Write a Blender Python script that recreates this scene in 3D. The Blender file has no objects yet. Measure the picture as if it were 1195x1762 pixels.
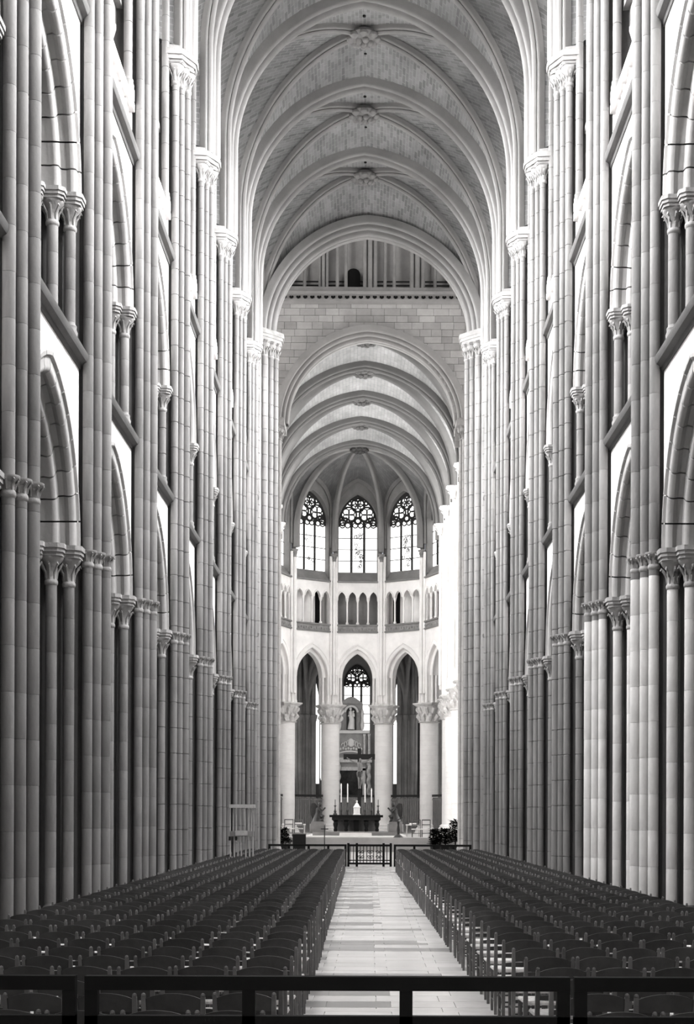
import bpy, math, random
from mathutils import Matrix, Vector
random.seed(7)
PI = math.pi
C = bpy.context.scene.collection
R_ = math.radians

# ------------------------------------------------------------------ camera, world, exposure
F, W_PX, H_PX, VX, VY, EYE = 2594.0, 1195.0, 1762.0, 637.0, 1406.0, 1.94
cam_d = bpy.data.cameras.new('camera')
cam_d.sensor_fit = 'HORIZONTAL'; cam_d.sensor_width = 36.0
cam_d.lens = 36.0 * F / W_PX
cam_d.shift_x = -(VX - W_PX / 2) / W_PX
cam_d.shift_y = (VY - H_PX / 2) / W_PX
cam_d.clip_start = .1; cam_d.clip_end = 500
cam = bpy.data.objects.new('camera', cam_d); C.objects.link(cam)
cam.location = (0, 0, EYE)
cam.rotation_euler = (PI / 2, 0, 0)
cam.rotation_euler = (Matrix.Rotation(PI / 2, 4, 'X') @ Matrix.Rotation(R_(.2), 4, 'Z')).to_euler()
bpy.context.scene.camera = cam
wd = bpy.data.worlds.new('world'); bpy.context.scene.world = wd
wd.use_nodes = True
wd.node_tree.nodes['Background'].inputs[0].default_value = (.9, .92, 1, 1)
wd.node_tree.nodes['Background'].inputs[1].default_value = .6
sc = bpy.context.scene
sc.view_settings.view_transform = 'Standard'
try: sc.view_settings.look = 'None'
except Exception: pass
sc.view_settings.exposure = 0.0
sc.view_settings.gamma = 1.0
sc.view_settings.use_curve_mapping = False
sc.cycles.use_denoising = True
sc.cycles.max_bounces = 7; sc.cycles.diffuse_bounces = 5; sc.cycles.glossy_bounces = 2
sc.cycles.transparent_max_bounces = 6
# strength of the daylight behind each family of windows
E_CLERE, E_AISLE, E_WEST, E_CHOIR, E_APSE, E_CHAPEL, E_LANTERN, E_TRANSEPT = 3, .4, 2.6, 27, 2.2, 1.8, 6, 9
E_CHOIRAISLE = 11
W_CLERE, TILT = 2100, 28            # daylight lamp in each nave clerestory window, tipped down from the horizontal

# ------------------------------------------------------------------ materials
def mat(name, col, rough=.85, var=.25, scale=1.6, bump=.25, bscale=18, rnd=.0, streak=False, warm=1.0, spec=.25):
    m = bpy.data.materials.new(name); m.use_nodes = True
    nt = m.node_tree; N = nt.nodes; L = nt.links
    b = N['Principled BSDF']
    b.inputs['Roughness'].default_value = rough
    b.inputs['Specular IOR Level'].default_value = spec
    tc = N.new('ShaderNodeTexCoord')
    geo = N.new('ShaderNodeNewGeometry')
    src = geo.outputs['Position']
    n1 = N.new('ShaderNodeTexNoise'); n1.inputs['Scale'].default_value = scale; n1.inputs['Detail'].default_value = 6
    n1.inputs['Roughness'].default_value = .65
    if streak:
        mp = N.new('ShaderNodeMapping'); mp.inputs['Scale'].default_value = (1.6, 1.6, .35)
        L.new(src, mp.inputs['Vector']); L.new(mp.outputs[0], n1.inputs['Vector'])
    else: L.new(src, n1.inputs['Vector'])
    rp = N.new('ShaderNodeMapRange')
    rp.inputs['From Min'].default_value = .3; rp.inputs['From Max'].default_value = .7
    rp.inputs['To Min'].default_value = 1 - var; rp.inputs['To Max'].default_value = 1 + var
    L.new(n1.outputs['Fac'], rp.inputs['Value'])
    val = rp.outputs[0]
    if rnd:
        oi = N.new('ShaderNodeObjectInfo')
        r2 = N.new('ShaderNodeMapRange'); r2.inputs['To Min'].default_value = 1 - rnd; r2.inputs['To Max'].default_value = 1 + rnd
        L.new(oi.outputs['Random'], r2.inputs['Value'])
        mu = N.new('ShaderNodeMath'); mu.operation = 'MULTIPLY'
        L.new(val, mu.inputs[0]); L.new(r2.outputs[0], mu.inputs[1]); val = mu.outputs[0]
    vm = N.new('ShaderNodeVectorMath'); vm.operation = 'SCALE'
    vm.inputs[0].default_value = (col * 1.015, col * .995, col * .985)
    L.new(val, vm.inputs['Scale']); L.new(vm.outputs[0], b.inputs['Base Color'])
    if bump:
        n2 = N.new('ShaderNodeTexNoise'); n2.inputs['Scale'].default_value = bscale; n2.inputs['Detail'].default_value = 4
        L.new(src, n2.inputs['Vector'])
        bp = N.new('ShaderNodeBump'); bp.inputs['Strength'].default_value = bump; bp.inputs['Distance'].default_value = .02
        L.new(n2.outputs['Fac'], bp.inputs['Height']); L.new(bp.outputs[0], b.inputs['Normal'])
    return m

def emit(name, s):
    m = bpy.data.materials.new(name); m.use_nodes = True
    nt = m.node_tree; nt.nodes.clear()
    e = nt.nodes.new('ShaderNodeEmission'); o = nt.nodes.new('ShaderNodeOutputMaterial')
    e.inputs[0].default_value = (1, .99, .97, 1); e.inputs[1].default_value = s
    nt.links.new(e.outputs[0], o.inputs[0]); return m

def web_mat(name, c1, c2, mortar, sx, sy):
    m = mat(name, .3, var=.3, scale=.5)
    nt = m.node_tree; N = nt.nodes; L = nt.links
    b = N['Principled BSDF']
    uv = N.new('ShaderNodeUVMap'); br = N.new('ShaderNodeTexBrick')
    br.inputs['Color1'].default_value = (c1, c1, c1, 1); br.inputs['Color2'].default_value = (c2, c2, c2, 1)
    br.inputs['Mortar'].default_value = (mortar, mortar, mortar, 1)
    br.inputs['Scale'].default_value = 1; br.inputs['Mortar Size'].default_value = .012
    br.inputs['Brick Width'].default_value = sx; br.inputs['Row Height'].default_value = sy
    L.new(uv.outputs[0], br.inputs['Vector'])
    old = b.inputs['Base Color'].links[0].from_node      # VectorMath scale
    sl = [i for i in old.inputs if i.is_linked][0].links[0]
    val = sl.from_socket; L.remove(sl)
    old.operation = 'MULTIPLY'
    cb = N.new('ShaderNodeCombineXYZ')
    for k in range(3): L.new(val, cb.inputs[k])
    L.new(br.outputs['Color'], old.inputs[0]); L.new(cb.outputs[0], old.inputs[1])
    return m

M_SHAFT = mat('shaft_stone', .155, var=.34, scale=.9, rnd=.06, streak=True)
M_STONE = mat('grey_stone', .22, var=.22, scale=.8, rnd=.06)
M_DARK = mat('dark_stone', .06, var=.3, scale=.7)  # dark tone; on pier cores the shade between shafts is coloured in
M_CAP = mat('carved_stone', .24, var=.25, scale=3, bump=.5)
M_WHITE = mat('limewashed_wall', .84, var=.07, scale=.5, bump=.1)
M_ARCH = mat('arch_stone', .25, var=.22, scale=.8, rnd=.12)
M_SHAFT_PALE = mat('pale_stone', .5, var=.12, scale=1.2, rnd=.08)  # paler tone for the lower drums of the near right piers
M_CAPC = mat('choir_capital_stone', .6, var=.2, scale=3, bump=.5)
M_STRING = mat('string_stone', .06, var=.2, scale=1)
M_CRIB = mat('choir_rib', .07, var=.15, scale=.7)
M_RIB = mat('rib_stone', .22, var=.15, scale=.7)
M_WEB = web_mat('vault_brick', .24, .15, .26, .34, .13)
M_WEBC = web_mat('choir_vault_stone', .20, .16, .13, .5, .2)
M_ASHLAR = mat('ashlar', .30, var=.15, scale=1.2, rnd=.16)
M_JOINT = mat('mortar', .07, var=.1)
M_CHOIR = mat('choir_stone', .80, var=.1, scale=.8, rnd=.05)
M_COL = mat('column_stone', .82, var=.08, scale=.8, rnd=.05)
M_FLOOR = mat('floor_stone', .42, rough=.35, var=.2, scale=.7, bump=.05)
M_SLAB2 = mat('grey_paving', .36, rough=.3, var=.12, scale=1.4, bump=.04, rnd=.12, spec=.5)  # greyer slabs, set in bands and mostly toward the left
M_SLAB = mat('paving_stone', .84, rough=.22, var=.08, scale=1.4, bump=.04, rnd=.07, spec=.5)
M_WOOD = mat('dark_wood', .035, rough=.38, var=.35, scale=6, bump=.15, rnd=.3, spec=.5)
M_POST = mat('chair_post_wood', .12, rough=.35, var=.3, scale=6, bump=.1, rnd=.3, spec=.5)
M_RUSH = mat('rush', .75, rough=.8, var=.25, scale=25, bump=.5, bscale=80, rnd=.25)
M_RAIL = mat('black_wood', .007, rough=.6, var=.2, scale=4, bump=.1, spec=.15)
M_IRON = mat('black_iron', .012, rough=.5, var=.1)
M_LEAD = mat('window_lead', .03, rough=.7, var=.1)
M_PALE = mat('pale_wood', .42, rough=.5, var=.2, scale=4)
M_MARBLE = mat('white_marble', .75, rough=.4, var=.06, scale=2)
M_RET = mat('retable_stone', .36, var=.2, scale=2)
M_GILT = mat('gilded_wood', .62, rough=.35, var=.25, scale=8)
M_PAINT = mat('dark_canvas', .03, rough=.6, var=.9, scale=1.6)
M_BRONZE = mat('dark_bronze', .035, rough=.4, var=.4, scale=6)
M_LEAF = mat('dark_leaf', .010, rough=.8, var=.5, scale=9, spec=.05)
M_GRILLE = mat('grille_wood', .16, rough=.6, var=.2, scale=3)
M_VOID = mat('black_void', .004, rough=1, var=.1, bump=0)
M_PLAIN = mat('plain_wall', .2, var=.2, scale=.6)
M_GREYW = mat('crossing_stone', .2, var=.2, scale=1)

# ------------------------------------------------------------------ mesh helpers
class MB:
    def __init__(s): s.v = []; s.f = []; s.uv = None
    def add(s, vs, fs):
        n = len(s.v); s.v += [tuple(p) for p in vs]; s.f += [tuple(n + i for i in f) for f in fs]; return s
    def box(s, x0, x1, y0, y1, z0, z1):
        return s.add([(x0,y0,z0),(x1,y0,z0),(x1,y1,z0),(x0,y1,z0),(x0,y0,z1),(x1,y0,z1),(x1,y1,z1),(x0,y1,z1)],
                     [(3,2,1,0),(4,5,6,7),(0,1,5,4),(1,2,6,5),(2,3,7,6),(3,0,4,7)])
    def lathe(s, prof, cx=0, cy=0, n=16, cap=True):
        vs = []; fs = []
        for r, z in prof:
            for i in range(n):
                a = 2 * PI * i / n; vs.append((cx + r * math.cos(a), cy + r * math.sin(a), z))
        for j in range(len(prof) - 1):
            for i in range(n):
                a = j * n + i; b = j * n + (i + 1) % n
                fs.append((a, b, b + n, a + n))
        if cap:
            fs.append(tuple(reversed(range(n)))); k = (len(prof) - 1) * n; fs.append(tuple(range(k, k + n)))
        return s.add(vs, fs)
    def prism(s, poly, z0, z1):
        n = len(poly)
        vs = [(x, y, z0) for x, y in poly] + [(x, y, z1) for x, y in poly]
        fs = [(i, (i + 1) % n, n + (i + 1) % n, n + i) for i in range(n)]
        fs += [tuple(reversed(range(n))), tuple(range(n, 2 * n))]
        return s.add(vs, fs)
    def slab(s, poly, y0, y1):          # polygon in x,z, thickness in y
        n = len(poly)
        vs = [(x, y0, z) for x, z in poly] + [(x, y1, z) for x, z in poly]
        fs = [(i, (i + 1) % n, n + (i + 1) % n, n + i) for i in range(n)]
        fs += [tuple(reversed(range(n))), tuple(range(n, 2 * n))]
        return s.add(vs, fs)
    def tube(s, pts, rs, n=8, cap=True):
        pts = [Vector(p) for p in pts]
        if not isinstance(rs, (list, tuple)): rs = [rs] * len(pts)
        vs = []; fs = []
        for i, p in enumerate(pts):
            t = (pts[min(i + 1, len(pts) - 1)] - pts[max(i - 1, 0)]).normalized()
            u = t.cross(Vector((0, 0, 1)) if abs(t.z) < .9 else Vector((0, 1, 0))).normalized(); w = t.cross(u)
            for k in range(n):
                a = 2 * PI * k / n; vs.append(p + (u * math.cos(a) + w * math.sin(a)) * rs[i])
        for j in range(len(pts) - 1):
            for k in range(n):
                a = j * n + k; b = j * n + (k + 1) % n
                fs.append((a, b, b + n, a + n))
        if cap:
            fs.append(tuple(reversed(range(n)))); q = (len(pts) - 1) * n; fs.append(tuple(range(q, q + n)))
        return s.add(vs, fs)
    def ball(s, c, r, n=10, m=6):
        if not isinstance(r, (list, tuple)): r = (r, r, r)
        vs = []; fs = []
        for j in range(m + 1):
            a = PI * j / m
            for i in range(n):
                b = 2 * PI * i / n
                vs.append((c[0] + r[0] * math.sin(a) * math.cos(b), c[1] + r[1] * math.sin(a) * math.sin(b), c[2] - r[2] * math.cos(a)))
        for j in range(m):
            for i in range(n):
                a = j * n + i; b = j * n + (i + 1) % n
                fs.append((a, b, b + n, a + n))
        return s.add(vs, fs)
    def grid(s, rows, closed=False):
        n = len(rows[0]); vs = [p for r in rows for p in r]; fs = []
        for j in range(len(rows) - 1):
            for i in range(n if closed else n - 1):
                a = j * n + i; b = j * n + (i + 1) % n
                fs.append((a, b, b + n, a + n))
        return s.add(vs, fs)
    def merge(s, o, M=None):
        vs = o.v if M is None else [tuple(M @ Vector(p)) for p in o.v]
        return s.add(vs, o.f)
    def mesh(s, name, m, smooth=True, ang=38):
        me = bpy.data.meshes.new(name); me.from_pydata(s.v, [], s.f)
        if s.uv is not None:
            l = me.uv_layers.new(name='UVMap')
            for i, lp in enumerate(me.loops): l.data[i].uv = s.uv[lp.vertex_index]
        me.materials.append(m)
        me.update()
        if smooth:
            me.shade_smooth(); me.set_sharp_from_angle(angle=R_(ang))
        return me

def link(name, me, parent=None, loc=(0,0,0), rz=0, **kw):
    o = bpy.data.objects.new(name, me); C.objects.link(o)
    o.location = loc
    if rz: o.rotation_euler = (0, 0, rz)
    if parent is not None: o.parent = parent
    for k, v in kw.items(): o[k] = v
    return o
def part(name, mb, m, parent, loc=(0,0,0), rz=0, smooth=True, **kw):
    return link(name, mb.mesh(name, m, smooth), parent, loc, rz, **kw)
def struct(name, mb=None, m=None, loc=(0,0,0), rz=0):
    return link(name, mb.mesh(name, m) if mb else None, None, loc, rz, kind='structure')
def thing(name, label, cat, loc=(0,0,0), rz=0, group=None, me=None):
    o = link(name, me, None, loc, rz, label=label, category=cat)
    if group: o['group'] = group
    return o
ORD = 'zeroth first second third fourth fifth sixth seventh eighth ninth tenth eleventh twelfth thirteenth fourteenth fifteenth sixteenth seventeenth eighteenth nineteenth twentieth twenty-first twenty-second twenty-third twenty-fourth twenty-fifth twenty-sixth twenty-seventh twenty-eighth'.split()

B = 5.6
def YK(k): return (2.64 + k) * B
AX = 5.9                                   # arcade axis from nave axis
Z_CAP, Z_S1, Z_TCAP, Z_S2, Z_VAULT = 6.43, 9.6, 12.3, 15.45, 20.6
Z_END = 20.2
# ------------------------------------------------------------------ capitals
def capital(r, h, flare, n=16, leaves=8, tiers=1, ab=None, absq=True):
    """capital whose top sits at z=0; neck ring at -h"""
    b = MB()
    b.lathe([(r*1.0, -h-.05), (r*1.18, -h-.03), (r*1.22, -h), (r*1.14, -h+.03), (r*1.0, -h+.05),
             (r*1.02, -h*.6), (r*1.14, -h*.35), (r + (flare - r) * .8, -.10*h-.02), (flare*.97, -.02), (flare*.97, 0)], n=n)
    for t in range(tiers):
        zb = -h + .05 + t * h * .4; zt = zb + h * (.62 if tiers == 1 else .45)
        for i in range(leaves):
            a = 2 * PI * (i + .5 * t) / leaves; ca, sa = math.cos(a), math.sin(a)
            rr = [r*1.0, r*1.1, r*1.2 + .35*(flare-r), r + (flare - r) * (.85 + .25*t), r + (flare - r) * (1.0 + .2*t)]
            zz = [zb, zb + (zt-zb)*.4, zb + (zt-zb)*.75, zt, zt - (zt-zb)*.18]
            b.tube([(x*ca, x*sa, z) for x, z in zip(rr, zz)], [r*.14, r*.2, r*.2, r*.17, r*.1], n=5)
    if ab is not None:
        t = ab[0]; q = ab[1]
        for w_, z0, z1 in ((q*.9, 0, t*.3), (q*1.0, t*.3, t*.62), (q*1.08, t*.62, t)):
            c = w_ * .62
            poly = [(w_, c), (c, w_), (-c, w_), (-w_, c), (-w_, -c), (-c, -w_), (c, -w_), (w_, -c)]
            b.prism(poly, z0, z1)
    return b

def shaft_mesh(r, z0, z1, n=14, course=.62, base=True):
    prof = []
    if base:
        prof += [(r*1.55, z0), (r*1.55, z0+.22), (r*1.35, z0+.26), (r*1.45, z0+.32), (r*1.2, z0+.38), (r*1.28, z0+.43), (r, z0+.47)]
        z = z0 + .5
    else: z = z0
    prof.append((r, z))
    z += course * .8
    while z < z1 - .2:
        prof += [(r, z-.012), (r*.86, z-.004), (r*.86, z+.004), (r, z+.012)]; z += course
    prof.append((r, z1))
    return MB().lathe(prof, n=n)
def drum_mesh(r, h, n=14):
    e = .010
    return MB().lathe([(r*.9, 0), (r*.985, .002), (r, e), (r, h-e), (r*.985, h-.002), (r*.9, h)], n=n, cap=False)

# ------------------------------------------------------------------ nave piers
R_N, R_A = .09, .095
NAVE_SH = [(1.32, 0, .10), (1.21, -.24, R_N), (1.21, .24, R_N), (1.10, -.46, R_N), (1.10, .46, R_N)]
ARC_SH = [(.84, .74, R_A), (.60, 1.0, R_A), (.84, -.74, R_A), (.60, -1.0, R_A), (.30, 1.22, .09), (.30, -1.22, .09)]
CORE_HI = [(1.24, -.10), (1.24, .10), (1.02, .50), (.95, .58), (.1, .75), (-.4, .6), (-.4, -.6), (.1, -.75), (.95, -.58), (1.02, -.50)]
CORE_LO = [(1.24, .10), (1.02, .50), (.93, .57), (.78, .64), (.72, .86), (.52, .94), (.42, 1.13), (.22, 1.3), (-.28, 1.34), (-.45, 1.1), (-.75, .85), (-1.0, .5), (-1.2, .1)]
CORE_LO = CORE_LO + [(u, -w) for u, w in reversed(CORE_LO)]
def recess(P): return [(u - .09 if u > .3 else u, w * .93) for u, w in P]
CORE_HI, CORE_LO = recess(CORE_HI), recess(CORE_LO)
ms = {}
ms['core_lo'] = MB().prism(CORE_LO, 0, Z_S1).mesh('core', M_DARK)  # cores coloured darker than the shafts to stand for shade in the grooves
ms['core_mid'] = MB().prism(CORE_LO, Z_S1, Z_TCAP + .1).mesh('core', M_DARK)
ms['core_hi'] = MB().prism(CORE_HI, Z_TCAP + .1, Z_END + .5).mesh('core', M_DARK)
for r in (.10, .09):
    ms['n', r] = shaft_mesh(r, 0, Z_END).mesh('shaft', M_SHAFT)
for r in (.095, .09):
    ms['a', r] = shaft_mesh(r, 0, Z_CAP - .6).mesh('shaft', M_SHAFT)
    ms['t', r] = shaft_mesh(r, Z_S1 + .1, Z_TCAP - .5, base=True).mesh('colonnette', M_SHAFT)
ms['w'] = shaft_mesh(.09, Z_S2 + 1.15, 23.4, base=True).mesh('wall_shaft', M_SHAFT)
ms['capA'] = capital(R_A, .42, .21, ab=(.2, .23)).mesh('capital', M_CAP)
ms['capT'] = capital(R_A, .36, .20, ab=(.18, .22)).mesh('capital', M_CAP)
ms['capN'] = capital(R_N, .24, .165, leaves=8).mesh('ring_capital', M_CAP)
ms['capV'] = capital(.095, .42, .21, ab=(.05, .2)).mesh('vault_capital', M_CAP)
b = MB()
for gro, z0, z1 in ((0, 0, .10), (.05, .10, .20), (.09, .20, .34)):
    poly = [(1.5+gro, -.16), (1.5+gro, .16), (1.36+gro, .36+gro), (1.28, .62+gro), (.9, .66+gro), (.9, -.66-gro), (1.28, -.62-gro), (1.36+gro, -.36-gro)]
    b.prism(poly, Z_END + z0, Z_END + z1)
b.prism([(1.42, -.12), (1.42, .12), (1.2, .5), (.9, .6), (.9, -.6), (1.2, -.5)], Z_END+.34, Z_END + .5)
ms['abV'] = b.mesh('vault_abacus', M_CAP)
DR = .62
for r in (.10, .09, .095):
    ms['d', r] = drum_mesh(r, DR).mesh('drum', M_SHAFT); ms['dn', r] = drum_mesh(r, DR).mesh('drum', M_SHAFT_PALE)
    ms['base', r] = MB().lathe([(r*1.55, 0), (r*1.55, .22), (r*1.35, .26), (r*1.45, .32), (r*1.2, .38), (r*1.28, .43), (r, .47), (r, .5)], n=14).mesh('base', M_SHAFT)
    ms['dc', r] = MB().lathe([(r*.93, 0), (r*.93, 1)], n=12).mesh('joint_core', M_JOINT)

def drum_shaft(name, r, u, w, z0, z1, parent, base=True, new=False):  # new: paler drums below the ring capital
    s = link(name, None, parent, (u, w, 0))
    cz = link('joint_core', ms['dc', r], s, (0, 0, z0)); cz.scale = (1, 1, z1 - z0)
    z = z0
    if base: link('base', ms['base', r], s, (0, 0, z0)); z += .5
    n = max(1, round((z1 - z) / DR)); sc_ = (z1 - z) / (n * DR)
    for i in range(n):
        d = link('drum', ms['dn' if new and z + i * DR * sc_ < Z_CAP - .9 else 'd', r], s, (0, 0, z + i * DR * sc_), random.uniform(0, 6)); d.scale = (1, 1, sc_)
    return s

PIER_WORD = {0: 'just out of frame', 1: 'nearest the camera', 2: 'second from the camera', 3: 'third from the camera', 4: 'fourth from the camera', 5: 'fifth from the camera', 6: 'sixth from the camera', 7: 'seventh from the camera', 8: 'eighth from the camera'}
for side in (-1, 1):
    for k in range(0, 9):
        p = thing('clustered_pier', 'tall clustered grey stone pier with round shafts, %s side row, %s' % ('left' if side < 0 else 'right', PIER_WORD[k]),
                  'pier', (side * AX, YK(k), 0), 0 if side < 0 else PI, 'clustered nave piers')
        near = k in (1, 2, 3)
        west = -1 if side < 0 else 1          # sign of local w that faces the camera
        link('core', ms['core_lo'], p); link('core', ms['core_mid'], p); link('core', ms['core_hi'], p)
        for u, w, r in NAVE_SH:
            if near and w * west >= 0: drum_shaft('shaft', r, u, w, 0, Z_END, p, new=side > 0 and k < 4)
            else: link('shaft', ms['n', r], p, (u, w, 0), random.uniform(0, 6))
            link('ring_capital', ms['capN'], p, (u, w, Z_CAP))
        for u, w, r in ARC_SH:
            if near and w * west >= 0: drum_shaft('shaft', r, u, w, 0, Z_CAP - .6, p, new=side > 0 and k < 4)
            else: link('shaft', ms['a', r], p, (u, w, 0), random.uniform(0, 6))
            link('capital', ms['capA'], p, (u, w, Z_CAP - .2))
            if near and w * west >= 0: drum_shaft('colonnette', r, u, w, Z_S1 + .1, Z_TCAP - .5, p)
            else: link('colonnette', ms['t', r], p, (u, w, 0))
            link('capital', ms['capT'], p, (u, w, Z_TCAP - .18))
        for w in (-.66, .66): link('wall_shaft', ms['w'], p, (.88, w, 0))
        for u, w, r in NAVE_SH: link('vault_capital', ms['capV'], p, (u, w, Z_END))
        link('vault_abacus', ms['abV'], p)

# ------------------------------------------------------------------ nave walls: arches, spandrels, strings, parapets, clerestory
def arch_half(prof, R, e, f0, f1, n, sgn, z0, inset=0.0, cap=True):
    """revolve profile [(u, dr)] around one arc of a pointed arch; fractions f0..f1"""
    rows = []
    for i in range(n + 1):
        f = f0 + (f1 - f0) * i / n
        row = []
        for u, dr in prof:
            r = R + dr; pm = math.acos(min(1, e / r)); a = f * pm
            a += inset / r * (1 if i == 0 else -1 if i == n else 0)
            row.append((u, sgn * (-e + r * math.cos(a)), z0 + r * math.sin(a)))
        rows.append(row)
    b = MB(); b.grid(rows, closed=True)
    if cap:
        m = len(prof); b.f.append(tuple(range(m))); b.f.append(tuple(reversed(range(n * m, n * m + m))))
    return b
def arcroll(cx, cy, r, a0, a1, n=5):
    return [(cx + r * math.cos(R_(a0 + (a1 - a0) * i / n)), cy + r * math.sin(R_(a0 + (a1 - a0) * i / n))) for i in range(n + 1)]
# u decreasing = away from nave ; dr < 0 = into the opening
P1 = [(.95, .32), (1.0, .30), (1.0, .24), (.955, .21), (.955, .10)] + arcroll(.875, .065, .085, 20, -90, 6) + [(.80, .03), (.72, 0), (.70, .32)]
P2 = [(.72, .30), (.72, .10)] + arcroll(.645, .07, .08, 20, -90, 6) + [(.56, .03), (.42, 0), (.42, .30)]
P3 = [(.42, .28), (.42, .06), (.36, 0), (-.36, 0), (-.42, .06), (-.42, .28)]
P2b = [(-.42, .30), (-.42, 0), (-.72, 0), (-.72, .30)]
P1b = [(-.70, .32), (-.72, 0), (-.95, 0), (-.95, .32)]
E_AR = .435
ORD_ = [('P1', P1, 2.385), ('P2', P2, 2.10), ('P3', P3, 1.85), ('P2b', P2b, 2.10), ('P1b', P1b, 2.385)]
R_HOLE = 2.685
NV = 8
for lev, z0 in (('a', Z_CAP), ('t', Z_TCAP)):
    for nm, pr, R in ORD_:
        b = MB(); b.merge(arch_half(pr, R, E_AR, 0, 1, 14, 1, z0)); b.merge(arch_half(pr, R, E_AR, 0, 1, 14, -1, z0))
        ms[lev, nm] = b.mesh('arch_order', M_ARCH)
        if nm in ('P1', 'P2', 'P3'):
            for sg in (-1, 1):
                for i in range(NV):
                    ms[lev, nm, sg, i] = arch_half(pr, R, E_AR, i / NV, (i + 1) / NV, 2, sg, z0, inset=.013).mesh('voussoir', M_ARCH)
    pm = math.acos(E_AR / R_HOLE)
    HW = B / 2 - .5
    top = Z_S1 if lev == 'a' else Z_S2
    for uu, nm in ((.95, 'front'), (-.95, 'back')):
        rows0, rows1 = [], []
        N_ = 16
        for sg in (-1, 1):
            seq = range(N_ + 1) if sg < 0 else range(N_ - 1, -1, -1)
            for i in seq:
                a = pm * i / N_; w = sg * (-E_AR + R_HOLE * math.cos(a)); z = z0 + R_HOLE * math.sin(a)
                rows0.append((uu, w, z)); rows1.append((uu, w, top))
        rows0 = [(uu, -HW, z0)] + rows0 + [(uu, HW, z0)]; rows1 = [(uu, -HW, top)] + rows1 + [(uu, HW, top)]
        b = MB(); b.grid([rows0, rows1]); ms[lev, nm] = b.mesh('spandrel', M_WHITE if nm == 'front' else M_STONE)
# string course profile swept along w
def run(prof, w0, w1):
    b = MB(); b.grid([[(u, w0, z) for u, z in prof], [(u, w1, z) for u, z in prof]], closed=True)
    n = len(prof); b.f.append(tuple(reversed(range(n)))); b.f.append(tuple(range(n, 2 * n))); return b
SP = lambda z: [(.9, z-.12), (.98, z-.10), (1.0, z-.04), (1.09, z+.0), (1.12, z+.06), (1.12, z+.12), (.95, z+.2), (.6, z+.2), (.6, z-.12)]
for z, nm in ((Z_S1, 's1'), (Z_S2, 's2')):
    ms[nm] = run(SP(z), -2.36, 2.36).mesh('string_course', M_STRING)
# parapet with pierced quatrefoils above the upper string
b = MB(); b.box(.78, .98, -2.3, 2.3, Z_S2 + .2, Z_S2 + .3); b.box(.74, 1.0, -2.3, 2.3, Z_S2 + 1.0, Z_S2 + 1.15)
for i in range(8):
    b.box(.82, .94, -2.3 + i * .655 - .035, -2.3 + i * .655 + .035, Z_S2 + .3, Z_S2 + 1.0)
for i in range(7):
    c = -2.3 + .3275 + i * .655; zc = Z_S2 + .65
    for q in range(4):
        a = PI / 2 * q; cy, cz = c + .13 * math.cos(a), zc + .15 * math.sin(a)
        b.tube([(.88, cy + .15 * math.cos(t * PI / 6), cz + .15 * math.sin(t * PI / 6)) for t in range(13)], .035, n=5)
ms['parapet'] = b.mesh('pierced_parapet', M_WHITE)
# triforium back wall + clerestory wall with a window hole
Z_SILL = 18.7; CW = 1.85; CZ0 = 24.0; CR = 2.6; CE = CR - CW
def wall_with_arch(hw, z_bot, z_top, s, z0, R, zsill, y0=0, n=12, along='w', uu=0):
    e = R - s; pm = math.acos(e / R)
    b = MB()
    def P(w, z): return (uu, w, z) if along == 'w' else (w, uu, z)
    lo, hi = [], []
    for sg in (-1, 1):
        seq = range(n + 1) if sg < 0 else range(n - 1, -1, -1)
        for i in seq:
            a = pm * i / n; w = sg * (-e + R * math.cos(a)); lo.append(P(w, z0 + R * math.sin(a))); hi.append(P(w, z_top))
    b.grid([lo, hi])
    for sg in (-1, 1):
        b.add([P(sg*s, zsill), P(sg*hw, zsill), P(sg*hw, z_top), P(sg*s, z_top), P(sg*s, z0)], [(0, 1, 2, 3, 4)])
    b.add([P(-hw, z_bot), P(hw, z_bot), P(hw, zsill), P(-hw, zsill)], [(0, 1, 2, 3)])
    return b
b = wall_with_arch(2.4, Z_S2, 29.5, CW, CZ0, CR, Z_SILL, uu=.05)
ms['clere'] = b.mesh('clerestory_wall', M_WHITE)
b = MB()
rev = [(.05, CW), (.3, CW + .12), (.55, CW + .12), (.55, CW + .3), (.05, CW + .3)]
b2 = arch_half([(u, r - CW) for u, r in rev], CR, CE, 0, 1, 12, 1, CZ0); b3 = arch_half([(u, r - CW) for u, r in rev], CR, CE, 0, 1, 12, -1, CZ0)
b.merge(b2); b.merge(b3)
for sg in (-1, 1):
    b.prism([(u, sg * r) for u, r in rev], Z_SILL, CZ0)
ms['reveal'] = b.mesh('window_reveal', M_WHITE)
b = MB(); b.box(.05, .75, -2.3, 2.3, Z_SILL - .15, Z_SILL); 
b.box(.55, .7, -2.3, 2.3, Z_SILL + .75, Z_SILL + .85)
for i in range(15): b.box(.58, .66, -2.25 + i * .32 - .05, -2.25 + i * .32 + .05, Z_SILL, Z_SILL + .75)
ms['cpar'] = b.mesh('gallery_balustrade', M_STONE)
# triforium arcade between parapet and clerestory sill
b = MB()
for i in range(5):
    w = -2.0 + i * 1.0; b.lathe([(.1, Z_S2 + .2), (.1, 17.8), (.16, 18.0), (.16, 18.1)], .5, w, n=10)
b.box(.3, .62, -2.3, 2.3, 18.1, Z_SILL - .15)
ms['trif'] = b.mesh('triforium_arcade', M_STONE)

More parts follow.
